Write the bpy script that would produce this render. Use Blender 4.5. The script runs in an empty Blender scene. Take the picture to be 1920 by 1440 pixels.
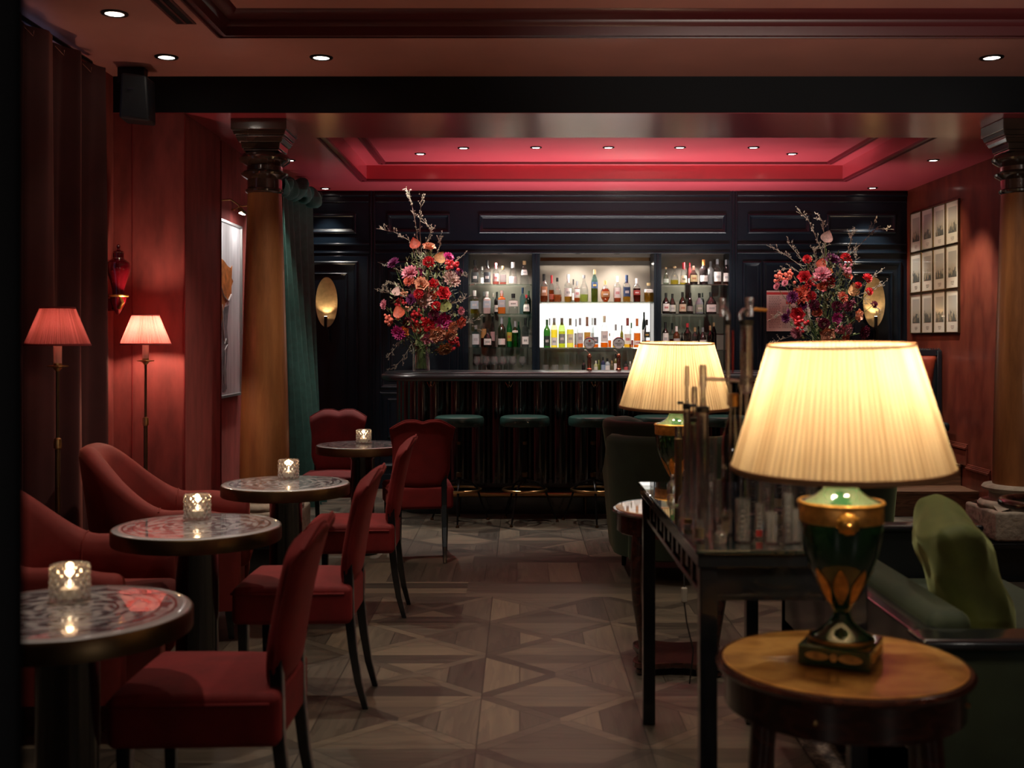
import bpy, math, random
from mathutils import Vector, Matrix
PI = math.pi
R = math.radians
sc = bpy.context.scene
col = sc.collection
rnd = random.Random(7)

# ------------------------------------------------------------------ camera, world, exposure, lights
F, VX, HY, H = 2100.0, 975.0, 640.0, 1.4
def X(px, d): return (px - VX) / F * d
def Z(py, d): return H - (py - HY) / F * d
cam = bpy.data.cameras.new('camera'); camo = bpy.data.objects.new('camera', cam); col.objects.link(camo)
camo.location = (0, 0, H); camo.rotation_euler = (PI / 2, 0, 0)
cam.sensor_width = 36; cam.lens = 36 * F / 1920
cam.shift_x = -15 / 1920; cam.shift_y = -80 / 1920
cam.clip_start = .05
cam.dof.use_dof = True; cam.dof.focus_distance = 8.0; cam.dof.aperture_fstop = 3.4
sc.camera = camo
w = bpy.data.worlds.new('world'); sc.world = w; w.use_nodes = True
w.node_tree.nodes['Background'].inputs[0].default_value = (.30, .36, .5, 1)
w.node_tree.nodes['Background'].inputs[1].default_value = .02
sc.view_settings.view_transform = 'Standard'; sc.view_settings.look = 'None'
sc.view_settings.gamma = 1; sc.view_settings.exposure = 0.25
try: sc.view_settings.use_curve_mapping = False
except Exception: pass
try:
    sc.cycles.transparent_max_bounces = 24; sc.cycles.max_bounces = 8
    sc.cycles.diffuse_bounces = 2; sc.cycles.sample_clamp_indirect = 4; sc.cycles.use_denoising = True
    sc.cycles.caustics_reflective = False; sc.cycles.caustics_refractive = False
except Exception: pass

def spot(name, loc, power, colr=(1, .8, .6), ang=80, blend=.6, size=.03, aim=None):
    l = bpy.data.lights.new(name, 'SPOT'); l.energy = power; l.color = colr; l.spot_size = R(ang); l.spot_blend = blend
    l.shadow_soft_size = size
    o = bpy.data.objects.new(name, l); col.objects.link(o); o.location = loc
    if aim:
        o.rotation_euler = (Vector(aim) - Vector(loc)).to_track_quat('-Z', 'Y').to_euler()
    return o
def area(name, loc, sx, sy, power, colr, rot=(0, 0, 0)):
    l = bpy.data.lights.new(name, 'AREA'); l.shape = 'RECTANGLE'; l.size = sx; l.size_y = sy; l.energy = power; l.color = colr
    o = bpy.data.objects.new(name, l); col.objects.link(o); o.location = loc; o.rotation_euler = rot
    return o
def point(name, loc, power, colr, size=.03):
    l = bpy.data.lights.new(name, 'POINT'); l.energy = power; l.color = colr; l.shadow_soft_size = size
    o = bpy.data.objects.new(name, l); col.objects.link(o); o.location = loc
    return o
ZF, ZU = 2.93, 3.03          # front ceiling, its coffer
ZB, ZBU = 2.83, 2.95         # bar ceiling, its coffer
WARM = (1, .85, .68); NEUT = (1, .93, .82)
# downlights of the lounge (in the coffer rows and the border)
for i, (x, y, z, p) in enumerate([(-1.89, 5.22, ZF, 8), (-1.9, 6.02, ZF, 5), (-1.07, 6.03, ZF, 66), (2.54, 6.03, ZF, 60),
                                  (-1.05, 4.45, ZU, 62), (-1.1, 2.9, ZU, 42), (.56, 3.5, ZU, 50), (.3, 4.9, ZU, 34), (1.6, 3.6, ZU, 30), (2.6, 4.3, ZF, 30)]):  # the spot over the console is added to brighten its glassware
    spot('downlight_beam', (x, y, z - .03), p, WARM, 94 if i == 2 else 104 if i == 3 else 72 if z == ZU or i > 1 else 60, .8)
# fill lights added behind the viewer to brighten the lounge ceiling
point('lounge_fill_light', (-1.2, -1.2, 1.25), 14, (1, .9, .8), .12)
point('lounge_fill_light', (2.4, -1.0, 1.25), 14, (1, .9, .8), .12)
# upward fill spots, added out of view to lift the front ceiling
spot('ceiling_fill_beam', (-.9, -.6, 1.5), 420, (1, .90, .78), 34, .9, .06, (-.9, 4.3, 3.0))
spot('ceiling_fill_beam', (1.9, -.6, 1.5), 420, (1, .90, .78), 34, .9, .06, (1.7, 4.3, 3.0))
# two added spots, unseen behind the beam, turned towards the flowers on the bar
spot('flower_fill_beam', (-1.15, 7.42, ZB - .04), 95, NEUT, 30, .7, .03, (-.82, 9.2, 1.72))
spot('flower_fill_beam', (1.7, 7.42, ZB - .04), 55, NEUT, 30, .7, .03, (2.5, 9.2, 1.75))
# downlights over the bar
BARDL = [(788, 288, 1), (869, 277, 1), (1005, 276, 1), (1141, 276, 1), (1275, 276, 1), (1413, 276, 1), (1485, 288, 1),
         (543, 300, 0), (610, 353, 0), (1636, 352, 0), (1750, 300, 0)]
for px, py, up in BARDL:
    z = ZBU if up else ZB
    d = (z - H) * F / (HY - py)
    spot('downlight_beam', (X(px, d), d, z - .03), {788: 90, 1485: 60, 1750: 130, 1636: 50, 869: 55, 1005: 45, 1141: 60, 1275: 45, 1413: 60}.get(px, 26 if up else 30), NEUT, 38 if px in (869, 1005, 1275, 1413) else 78, .6, .025,
         {788: (-.85, 9.15, 1.7), 1485: (2.4, 9.3, 1.6), 1750: (3.3, 9.2, .3), 869: (-.2, 10.7, 1.55), 1005: (.45, 10.7, 1.5), 1141: (.72, 9.42, 1.3), 1275: (1.05, 10.7, 1.5), 1413: (1.65, 10.7, 1.55)}.get(px))
for px in (869, 1005, 1275, 1413):
    spot('downlight_beam', (X(px, 8.77), 8.77, ZBU - .03), 44, NEUT, 60, .7, .025)
# unseen light added behind the counter to brighten the ceiling; picture lights, niche light
area('bar_ceiling_fill', (.9, 9.80, 1.02), 3.2, .12, 42, (1, .90, .88), (PI, 0, 0)).data.spread = R(105)

# ------------------------------------------------------------------ materials
def new_mat(name):
    m = bpy.data.materials.new(name); m.use_nodes = True
    return m, m.node_tree, m.node_tree.nodes['Principled BSDF']
def pm(name, c, rough=.5, metal=0, coat=0, sheen=0, sheen_tint=None, noise=0, nscale=20, bump=0, bscale=80, emit=None, es=0, spec=.5, stretch=None, coat_rough=.05):
    m, t, b = new_mat(name)
    b.inputs['Base Color'].default_value = (*c, 1); b.inputs['Roughness'].default_value = rough
    b.inputs['Metallic'].default_value = metal; b.inputs['Coat Weight'].default_value = coat
    b.inputs['Coat Roughness'].default_value = coat_rough
    b.inputs['Specular IOR Level'].default_value = spec
    if sheen:
        b.inputs['Sheen Weight'].default_value = sheen; b.inputs['Sheen Roughness'].default_value = .35
        b.inputs['Sheen Tint'].default_value = (*(sheen_tint or c), 1)
    if emit:
        b.inputs['Emission Color'].default_value = (*emit, 1); b.inputs['Emission Strength'].default_value = es
    tc = t.nodes.new('ShaderNodeTexCoord'); mp = t.nodes.new('ShaderNodeMapping')
    t.links.new(tc.outputs['Object'], mp.inputs[0])
    if stretch: mp.inputs['Scale'].default_value = stretch
    if noise:
        n = t.nodes.new('ShaderNodeTexNoise'); n.inputs['Scale'].default_value = nscale; n.inputs['Detail'].default_value = 5
        t.links.new(mp.outputs[0], n.inputs['Vector'])
        mx = t.nodes.new('ShaderNodeMix'); mx.data_type = 'RGBA'
        mx.inputs[6].default_value = (*[v * (1 - noise) for v in c], 1)
        mx.inputs[7].default_value = (*[min(1, v * (1 + noise)) for v in c], 1)
        rp = t.nodes.new('ShaderNodeMapRange'); rp.inputs[1].default_value = .3; rp.inputs[2].default_value = .7
        t.links.new(n.outputs[0], rp.inputs[0]); t.links.new(rp.outputs[0], mx.inputs[0]); t.links.new(mx.outputs[2], b.inputs['Base Color'])
    if bump:
        n2 = t.nodes.new('ShaderNodeTexNoise'); n2.inputs['Scale'].default_value = bscale; n2.inputs['Detail'].default_value = 4
        t.links.new(mp.outputs[0], n2.inputs['Vector'])
        bp = t.nodes.new('ShaderNodeBump'); bp.inputs['Strength'].default_value = bump; bp.inputs['Distance'].default_value = .01
        t.links.new(n2.outputs[0], bp.inputs['Height']); t.links.new(bp.outputs[0], b.inputs['Normal'])
    return m
def glassy(name, tint, edge=.5, refl=1.0, rough=.02, base=.04, bend=0):
    """thin glass: see-through tint in the middle, reflecting rim"""
    m = bpy.data.materials.new(name); m.use_nodes = True; t = m.node_tree; t.nodes.clear()
    out = t.nodes.new('ShaderNodeOutputMaterial'); mix = t.nodes.new('ShaderNodeMixShader')
    tr = t.nodes.new('ShaderNodeBsdfTransparent'); tr.inputs[0].default_value = (*tint, 1)
    gl = t.nodes.new('ShaderNodeBsdfGlossy'); gl.inputs[0].default_value = (refl, refl, refl, 1); gl.inputs[1].default_value = rough
    lw = t.nodes.new('ShaderNodeLayerWeight'); lw.inputs[0].default_value = .35
    mr = t.nodes.new('ShaderNodeMapRange'); mr.inputs[3].default_value = base; mr.inputs[4].default_value = edge
    t.links.new(lw.outputs['Facing'], mr.inputs[0]); t.links.new(mr.outputs[0], mix.inputs[0])
    t.links.new(tr.outputs[0], mix.inputs[1]); t.links.new(gl.outputs[0], mix.inputs[2])
    if bend:     # part of the light is truly refracted, as in thick lab glass
        gs = t.nodes.new('ShaderNodeBsdfGlass'); gs.inputs['Roughness'].default_value = .0; gs.inputs['IOR'].default_value = 1.45
        df = t.nodes.new('ShaderNodeBsdfDiffuse'); df.inputs[0].default_value = (.9, .9, .9, 1); m3 = t.nodes.new('ShaderNodeMixShader'); m3.inputs[0].default_value = .05
        m2 = t.nodes.new('ShaderNodeMixShader'); m2.inputs[0].default_value = bend
        t.links.new(mix.outputs[0], m2.inputs[1]); t.links.new(gs.outputs[0], m2.inputs[2]); t.links.new(m2.outputs[0], m3.inputs[1]); t.links.new(df.outputs[0], m3.inputs[2]); t.links.new(m3.outputs[0], out.inputs[0])
    else: t.links.new(mix.outputs[0], out.inputs[0])
    return m
class NT:
    def __init__(s, t): s.t = t
    def m(s, op, a, b=None, c=None):
        n = s.t.nodes.new('ShaderNodeMath'); n.operation = op
        for i, v in enumerate((a, b, c)):
            if v is None: continue
            if isinstance(v, (int, float)): n.inputs[i].default_value = v
            else: s.t.links.new(v, n.inputs[i])
        return n.outputs[0]
    def comb(s, a, b, c):
        n = s.t.nodes.new('ShaderNodeCombineXYZ')
        for i, v in enumerate((a, b, c)):
            if isinstance(v, (int, float)): n.inputs[i].default_value = v
            else: s.t.links.new(v, n.inputs[i])
        return n.outputs[0]
    def mixf(s, f, a, b):   # a*(1-f)+b*f
        return s.m('ADD', s.m('MULTIPLY', a, s.m('SUBTRACT', 1, f)), s.m('MULTIPLY', b, f))
    def noise(s, vec, scale, detail=4, rough=.5):
        n = s.t.nodes.new('ShaderNodeTexNoise'); n.inputs['Scale'].default_value = scale; n.inputs['Detail'].default_value = detail
        n.inputs['Roughness'].default_value = rough
        s.t.links.new(vec, n.inputs['Vector']); return n.outputs[0]
    def ramp(s, fac, stops):
        n = s.t.nodes.new('ShaderNodeValToRGB'); e = n.color_ramp.elements
        while len(e) < len(stops): e.new(.5)
        for i, (p, c) in enumerate(stops): e[i].position = p; e[i].color = (*c, 1)
        s.t.links.new(fac, n.inputs[0]); return n.outputs[0]
    def mixc(s, f, a, b, mode='MIX'):
        n = s.t.nodes.new('ShaderNodeMix'); n.data_type = 'RGBA'; n.blend_type = mode
        for i, v in ((0, f), (6, a), (7, b)):
            if isinstance(v, (int, float)): n.inputs[i].default_value = v
            elif isinstance(v, tuple): n.inputs[i].default_value = (*v, 1)
            else: s.t.links.new(v, n.inputs[i])
        return n.outputs[2]

def shade_mat(name, c, trans=.6, tc=None, npl=110):
    m = bpy.data.materials.new(name); m.use_nodes = True; t = m.node_tree; t.nodes.clear()
    out = t.nodes.new('ShaderNodeOutputMaterial'); mix = t.nodes.new('ShaderNodeMixShader'); mix.inputs[0].default_value = trans
    d = t.nodes.new('ShaderNodeBsdfDiffuse'); tr = t.nodes.new('ShaderNodeBsdfTranslucent')
    n = NT(t); cd = t.nodes.new('ShaderNodeTexCoord'); sp = t.nodes.new('ShaderNodeSeparateXYZ'); t.links.new(cd.outputs['Object'], sp.inputs[0])
    th = n.m('ARCTAN2', sp.outputs[1], sp.outputs[0])
    q = n.noise(n.comb(n.m('MULTIPLY', th, 14), 0, n.m('MULTIPLY', sp.outputs[2], 2.5)), 1.6, 2)
    st = n.m('ABSOLUTE', n.m('SINE', n.m('ADD', n.m('MULTIPLY', th, npl / 2), n.m('MULTIPLY', q, 3.5))))   # the doubled cloth of each pleat
    f = n.m('MULTIPLY', n.m('POWER', st, 1.3), .9)
    tc = tc or c
    t.links.new(n.mixc(f, tuple(v * .62 for v in c), c), d.inputs[0]); t.links.new(n.mixc(f, (tc[0] * .58, tc[1] * .47, tc[2] * .40), tc), tr.inputs[0])
    t.links.new(d.outputs[0], mix.inputs[1]); t.links.new(tr.outputs[0], mix.inputs[2]); t.links.new(mix.outputs[0], out.inputs[0])
    return m
def emit_mat(name, c, s):
    m = bpy.data.materials.new(name); m.use_nodes = True; t = m.node_tree; t.nodes.clear()
    out = t.nodes.new('ShaderNodeOutputMaterial'); e = t.nodes.new('ShaderNodeEmission')
    e.inputs[0].default_value = (*c, 1); e.inputs[1].default_value = s; t.links.new(e.outputs[0], out.inputs[0])
    return m
def floor_mat():
    m, t, b = new_mat('oak_parquet'); n = NT(t)
    g = t.nodes.new('ShaderNodeNewGeometry'); sp = t.nodes.new('ShaderNodeSeparateXYZ'); t.links.new(g.outputs['Position'], sp.inputs[0])
    x, y = sp.outputs[0], sp.outputs[1]
    cu = n.m('DIVIDE', n.m('ADD', x, .151 + 6), .6); cv = n.m('DIVIDE', n.m('ADD', y, 3.63), .575)   # a joint at x=-.151, y=6.14
    iu, iv = n.m('FLOOR', cu), n.m('FLOOR', cv)
    a = n.m('SUBTRACT', n.m('FRACT', cu), .5); bb = n.m('SUBTRACT', n.m('FRACT', cv), .5)
    aa, ab = n.m('ABSOLUTE', a), n.m('ABSOLUTE', bb)
    df = n.m('SUBTRACT', aa, ab); ad = n.m('ABSOLUTE', df)
    strip = n.m('LESS_THAN', ad, .06)
    lr = n.m('GREATER_THAN', df, 0)
    sa, sb = n.m('SIGN', a), n.m('SIGN', bb)
    qa = n.m('GREATER_THAN', aa, .25); qb = n.m('GREATER_THAN', ab, .28)
    id_lr = n.m('ADD', n.m('MULTIPLY', sa, 3.1), qa); id_tb = n.m('ADD', n.m('MULTIPLY', sb, 7.3), qb)
    idt = n.mixf(lr, id_tb, id_lr)
    ids = n.m('ADD', n.m('MULTIPLY', n.m('MULTIPLY', sa, sb), 1.7), n.m('MULTIPLY', sb, 12))
    idp = n.mixf(strip, idt, ids)
    # the plank border between the columns
    band = n.m('MULTIPLY', n.m('GREATER_THAN', y, 6.14), n.m('LESS_THAN', y, 7.29))
    mid = n.m('MULTIPLY', n.m('GREATER_THAN', y, 6.52), n.m('LESS_THAN', y, 7.08))
    bmid = n.m('FLOOR', n.m('DIVIDE', n.m('ADD', x, 8), .19)); blong = n.m('ADD', n.m('FLOOR', n.m('DIVIDE', y, .127)), n.m('MULTIPLY', n.m('FLOOR', n.m('DIVIDE', n.m('ADD', x, 9), 1.45)), 31))
    idb = n.mixf(mid, n.m('ADD', blong, 400), bmid)
    idf = n.mixf(band, n.m('ADD', idp, n.m('ADD', n.m('MULTIPLY', iu, 17.3), n.m('MULTIPLY', iv, 41.9))), idb)
    wn = t.nodes.new('ShaderNodeTexWhiteNoise'); wn.noise_dimensions = '1D'; t.links.new(idf, wn.inputs['W'])
    vert = n.mixf(band, n.m('MULTIPLY', lr, n.m('SUBTRACT', 1, strip)), mid)   # grain along y
    gx = n.mixf(vert, n.m('MULTIPLY', x, 2.2), n.m('MULTIPLY', x, 26)); gy = n.mixf(vert, n.m('MULTIPLY', y, 26), n.m('MULTIPLY', y, 2.2))
    gv = n.comb(gx, gy, n.m('MULTIPLY', idf, 3.3))
    gr = n.noise(gv, 1.0, 6, .65); gw = n.noise(gv, .35, 3)
    rings = n.m('FRACT', n.m('MULTIPLY', gw, 9))
    val = n.m('ADD', n.m('ADD', n.m('MULTIPLY', wn.outputs[0], .52), n.m('MULTIPLY', gr, .52)), n.m('MULTIPLY', rings, .12))
    colr = n.ramp(val, [(.12, (.022, .019, .0155)), (.42, (.068, .056, .043)), (.68, (.12, .098, .073)), (.98, (.22, .17, .115))])
    cs = n.m('MULTIPLY', n.m('SUBTRACT', 1, band), 1)
    e1 = n.m('GREATER_THAN', aa, .4955); e1b = n.m('GREATER_THAN', ab, .497)
    e2 = n.m('LESS_THAN', n.m('ABSOLUTE', n.m('SUBTRACT', ad, .06)), .0045)
    e3 = n.m('MULTIPLY', n.m('MULTIPLY', n.m('LESS_THAN', n.m('ABSOLUTE', n.m('SUBTRACT', aa, .25)), .004), lr), n.m('SUBTRACT', 1, strip))
    ed = n.m('MULTIPLY', n.m('MINIMUM', n.m('ADD', n.m('ADD', e1, e1b), n.m('ADD', e2, e3)), 1), cs)
    eb = n.m('LESS_THAN', n.m('FRACT', n.m('DIVIDE', n.m('ADD', x, 8), .19)), .02)
    eb = n.m('MULTIPLY', n.m('MULTIPLY', eb, mid), band)
    ec = n.m('MULTIPLY', n.m('LESS_THAN', n.m('FRACT', n.m('DIVIDE', y, .127)), .04), n.m('MULTIPLY', band, n.m('SUBTRACT', 1, mid)))
    ed = n.m('MINIMUM', n.m('ADD', n.m('ADD', ed, eb), ec), 1)
    c2 = n.mixc(n.m('MULTIPLY', ed, .72), colr, (.012, .009, .007))
    t.links.new(c2, b.inputs['Base Color'])
    t.links.new(n.m('ADD', .30, n.m('MULTIPLY', gr, .22)), b.inputs['Roughness'])
    bp = t.nodes.new('ShaderNodeBump'); bp.inputs['Strength'].default_value = .25; bp.inputs['Distance'].default_value = .004
    t.links.new(n.m('SUBTRACT', gr, n.m('MULTIPLY', ed, 1.5)), bp.inputs['Height']); t.links.new(bp.outputs[0], b.inputs['Normal'])
    return m
def wood_mat(name, c1, c2, c3, scale=(3, 3, .6), rough=.3, coat=.4, warp=3.0):
    m, t, b = new_mat(name); n = NT(t)
    tc = t.nodes.new('ShaderNodeTexCoord'); mp = t.nodes.new('ShaderNodeMapping'); t.links.new(tc.outputs['Object'], mp.inputs[0])
    mp.inputs['Scale'].default_value = scale
    base = n.noise(mp.outputs[0], 1.5, 3); fine = n.noise(mp.outputs[0], 22, 6, .7)
    rings = n.m('PINGPONG', n.m('MULTIPLY', base, warp * 4), .5)
    v = n.m('ADD', n.m('MULTIPLY', rings, .9), n.m('MULTIPLY', fine, .45))
    t.links.new(n.ramp(v, [(.15, c1), (.5, c2), (.85, c3)]), b.inputs['Base Color'])
    b.inputs['Roughness'].default_value = rough; b.inputs['Coat Weight'].default_value = coat; b.inputs['Coat Roughness'].default_value = .12
    return m
def marble_top_mat():
    m, t, b = new_mat('inlaid_table_top'); n = NT(t)
    tc = t.nodes.new('ShaderNodeTexCoord'); sp = t.nodes.new('ShaderNodeSeparateXYZ'); t.links.new(tc.outputs['Object'], sp.inputs[0])
    x, y = sp.outputs[0], sp.outputs[1]
    r = n.m('SQRT', n.m('ADD', n.m('MULTIPLY', x, x), n.m('MULTIPLY', y, y)))
    th = n.m('ARCTAN2', y, x)
    # scrolls: waves in polar coordinates, warped by noise
    wv = n.noise(tc.outputs['Object'], 22, 3)
    sw = n.m('SINE', n.m('ADD', n.m('MULTIPLY', th, 10), n.m('MULTIPLY', n.m('SINE', n.m('MULTIPLY', r, 62)), 2.2)))
    sw2 = n.m('SINE', n.m('ADD', n.m('MULTIPLY', r, 150), n.m('MULTIPLY', wv, 14)))
    v = n.m('ADD', n.m('MULTIPLY', sw, .5), n.m('MULTIPLY', sw2, .5))
    colr = n.ramp(n.m('ADD', n.m('MULTIPLY', v, .5), .5), [(.22, (.11, .115, .14)), (.42, (.42, .42, .46)), (.58, (.72, .71, .73)), (1, (.86, .84, .84))])
    tint = n.noise(tc.outputs['Object'], 9, 2)
    colr = n.mixc(n.m('MULTIPLY', n.m('GREATER_THAN', tint, .60), .35), colr, (.22, .10, .15), 'MIX')
    ring = n.m('ADD', n.m('LESS_THAN', n.m('ABSOLUTE', n.m('SUBTRACT', r, .262)), .0035), n.m('LESS_THAN', n.m('ABSOLUTE', n.m('SUBTRACT', r, .225)), .0035))
    ring = n.m('ADD', ring, n.m('LESS_THAN', n.m('ABSOLUTE', n.m('SUBTRACT', r, .12)), .003))
    colr = n.mixc(n.m('MINIMUM', ring, 1), colr, (.10, .09, .10))
    edge = n.m('GREATER_THAN', r, .268)
    colr = n.mixc(edge, colr, (.62, .61, .62))
    t.links.new(colr, b.inputs['Base Color']); b.inputs['Roughness'].default_value = .25
    b.inputs['Coat Weight'].default_value = 1; b.inputs['Coat Roughness'].default_value = .015; b.inputs['Coat IOR'].default_value = 1.6
    return m
def print_mat():
    """old engraving: sepia sky, dark figures low down; differs by object"""
    m, t, b = new_mat('engraving_print'); n = NT(t)
    tc = t.nodes.new('ShaderNodeTexCoord'); oi = t.nodes.new('ShaderNodeObjectInfo')
    sp = t.nodes.new('ShaderNodeSeparateXYZ'); t.links.new(tc.outputs['Object'], sp.inputs[0])
    y, z = sp.outputs[1], sp.outputs[2]
    vec = n.comb(n.m('MULTIPLY', oi.outputs['Random'], 50), n.m('MULTIPLY', y, 34), n.m('MULTIPLY', z, 16))
    f = n.noise(vec, 1.0, 5, .6)
    hh = n.m('ADD', .5, n.m('MULTIPLY', z, -3.2))
    dark = n.m('GREATER_THAN', n.m('MULTIPLY', f, hh), .315)
    ground = n.ramp(n.m('ADD', .5, n.m('MULTIPLY', z, 4)), [(.0, (.30, .22, .11)), (.25, (.36, .31, .2)), (.6, (.42, .40, .34)), (1, (.36, .35, .31))])
    c = n.mixc(n.m('MULTIPLY', dark, .85), ground, (.04, .055, .06))
    t.links.new(c, b.inputs['Base Color']); b.inputs['Roughness'].default_value = .6
    b.inputs['Coat Weight'].default_value = .8; b.inputs['Coat Roughness'].default_value = .03
    return m
def canvas_mat():
    m, t, b = new_mat('pale_canvas'); n = NT(t)
    tc = t.nodes.new('ShaderNodeTexCoord'); mp = t.nodes.new('ShaderNodeMapping'); t.links.new(tc.outputs['Object'], mp.inputs[0]); mp.inputs['Scale'].default_value = (1, 9, 1.5)
    f = n.noise(mp.outputs[0], 2, 4)
    t.links.new(n.ramp(f, [(.3, (.55, .56, .60)), (.7, (.76, .77, .80))]), b.inputs['Base Color']); b.inputs['Roughness'].default_value = .5
    return m
def rug_mat():
    m, t, b = new_mat('worn_pattern_rug'); n = NT(t)
    tc = t.nodes.new('ShaderNodeTexCoord')
    f = n.noise(tc.outputs['Object'], 16, 5, .7); g = n.noise(tc.outputs['Object'], 60, 3)
    t.links.new(n.ramp(n.m('ADD', n.m('MULTIPLY', f, .7), n.m('MULTIPLY', g, .3)), [(.38, (.02, .018, .02)), (.5, (.09, .065, .06)), (.62, (.26, .21, .18))]), b.inputs['Base Color'])
    b.inputs['Roughness'].default_value = .95
    return m

M = {}
M['floor'] = floor_mat()
M['black'] = pm('black_lacquer', (.006, .008, .011), .22, coat=.6, coat_rough=.08)
M['blackwall'] = pm('black_panelling', (.004, .009, .016), .30, spec=.3, coat=.12, coat_rough=.12, bump=.02, bscale=8)
M['flute'] = pm('polished_black_flutes', (.005, .008, .013), .15, spec=1, coat=1, coat_rough=.06)
M['counter'] = pm('polished_black_counter', (.008, .011, .016), .34, spec=1, coat=.8, coat_rough=.2)
M['blackmatt'] = pm('black_paint', (.004, .005, .007), .7, spec=.2)
M['blackmetal'] = pm('blackened_metal', (.015, .014, .014), .32, metal=.7)
M['redvelvet'] = pm('red_velvet', (.19, .008, .009), .8, sheen=.12, sheen_tint=(1, .2, .16), noise=.22, nscale=9, bump=.12, bscale=30)
M['tubvelvet'] = pm('rust_red_velvet', (.21, .020, .015), .8, sheen=.28, sheen_tint=(1, .3, .2), noise=.2, nscale=7, bump=.1, bscale=25)
M['wallvelvet'] = pm('crimson_wall_velvet', (.25, .042, .036), .85, sheen=.25, sheen_tint=(1, .3, .25), noise=.3, nscale=4, stretch=(3, 3, 1), bump=.1, bscale=200)
M['curtain'] = pm('dark_red_curtain', (.055, .009, .009), .85, sheen=.25, sheen_tint=(1, .3, .2), noise=.15, nscale=6)
M['greencurtain'] = pm('bottle_green_curtain', (.022, .080, .066), .7, sheen=.5, sheen_tint=(.4, .8, .7), noise=.2)
M['greenvelvet'] = pm('dark_green_velvet', (.018, .032, .017), .8, sheen=.22, sheen_tint=(.6, .7, .35), noise=.2, nscale=8)
M['olivevelvet'] = pm('moss_green_velvet', (.075, .10, .022), .75, sheen=.5, sheen_tint=(.8, .9, .4), noise=.25, nscale=8)
M['ceilfront'] = pm('brick_red_paint', (.60, .25, .21), .42, noise=.06, nscale=3)
M['ceilbar'] = pm('crimson_gloss_paint', (.58, .075, .10), .28, noise=.05, nscale=3, coat=.4, coat_rough=.15)
M['mould'] = pm('dark_red_moulding', (.085, .012, .014), .35)
M['mouldbar'] = pm('crimson_moulding', (.14, .008, .016), .35)
M['redwall'] = wood_mat('oxblood_leather_wall', (.09, .014, .008), (.15, .029, .015), (.19, .043, .021), (1.5, 1.5, .7), .45, .2, 1.2)
M['leather'] = wood_mat('russet_leather', (.13, .014, .007), (.24, .034, .014), (.32, .055, .022), (1.5, 1.5, 1.5), .4, .3, 1)
M['walnut'] = wood_mat('figured_walnut', (.15, .055, .019), (.27, .105, .036), (.40, .165, .06), (4, 4, .5), .38, .12, .7)
M['capwood'] = pm('dark_turned_wood', (.050, .029, .020), .2, coat=.9, coat_rough=.08, noise=.25, nscale=7, spec=.8)
M['stepwood'] = wood_mat('brown_step_wood', (.09, .042, .024), (.18, .088, .046), (.27, .135, .07), (.8, 6, 6), .4, .2)
M['burr'] = wood_mat('honey_burr_wood', (.36, .13, .03), (.64, .30, .08), (.80, .44, .14), (3.2, 4.6, 3), .35, .1, 1.1)
M['mahog'] = wood_mat('dark_mahogany', (.02, .007, .005), (.045, .014, .009), (.085, .026, .016), (2, 2, 4), .25, .6)
M['stone'] = pm('pale_carved_stone', (.42, .37, .30), .85, noise=.25, nscale=14, bump=.5, bscale=30)
M['brass'] = pm('aged_brass', (.55, .36, .15), .28, metal=1)
M['darkbrass'] = pm('dark_bronze_rim', (.16, .105, .055), .38, metal=1, noise=.2, nscale=10)
M['copper'] = pm('copper', (.75, .33, .2), .22, metal=1)
M['chrome'] = pm('chrome', (.75, .72, .68), .12, metal=1)
M['gold'] = pm('gold_gilding', (.72, .40, .10), .33, metal=.9, bump=.3, bscale=60)
M['goldleaf'] = pm('worn_gold_leaf', (.60, .30, .08), .42, metal=.7, noise=.4, nscale=40)
M['plate'] = pm('hammered_brass_plate', (.62, .45, .22), .42, metal=1, noise=.15, nscale=25, bump=.2, bscale=40)
M['greenglaze'] = pm('dark_green_glaze', (.008, .040, .018), .12, coat=1)
M['greenpale'] = pm('green_glaze', (.03, .13, .05), .12, coat=1)
M['oxblood'] = pm('oxblood_glaze', (.16, .004, .010), .08, coat=1)
M['ivory'] = pm('ivory_candle_sleeve', (.85, .76, .60), .5)
M['inlay'] = marble_top_mat()
M['print'] = print_mat()
M['mat'] = pm('cream_mount', (.60, .56, .47), .6, coat=.8, coat_rough=.03)
M['ink'] = pm('grey_ink', (.16, .14, .12), .8)
M['canvas'] = canvas_mat()
M['silver'] = pm('silver_frame', (.62, .62, .62), .35, metal=.8)
M['orangepaint'] = pm('orange_paint', (.50, .17, .04), .5, noise=.5, nscale=18)
M['greypaint'] = pm('grey_paint', (.22, .23, .25), .5, noise=.5, nscale=14)
M['whitepaint'] = pm('white_paint', (.85, .85, .85), .5)
M['rug'] = rug_mat()
M['glass'] = glassy('clear_glass', (.97, .97, .97), .6)
M['cutglass'] = glassy('cut_glass', (.95, .95, .94), .8, 1, .04, .18, .35)
M['barglass'] = glassy('stemware_glass', (.95, .95, .95), .6, 1, .04, .06, .18)
M['labglass'] = glassy('laboratory_glass', (.94, .94, .94), .8, 1, .08, .12, .55)
M['smoke'] = glassy('smoky_glass', (.36, .36, .40), .7, .9, .04, .08)
M['plum'] = glassy('plum_tinted_liquid', (.74, .66, .68), .5, .9, .08, .08)
M['amberliq'] = pm('golden_liquid', (.75, .42, .05), .15, coat=1)
M['coverglass'] = glassy('table_cover_glass', (.95, .97, .96), .22, 1, .03, .03)
M['shelfglass'] = glassy('green_edged_glass', (.86, .93, .90), .6, 1, .02, .08)
M['tableglass'] = pm('dark_glass_top', (.012, .018, .017), .06, coat=1, coat_rough=.01)
M['taupe'] = pm('taupe_satin_panel', (.22, .19, .16), .38)
M['mirror'] = pm('bronze_mirror', (.55, .40, .22), .08, metal=1)
M['cream_shade'] = shade_mat('cream_pleated_silk', (.80, .70, .50), .42, (.80, .64, .40))
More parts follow.
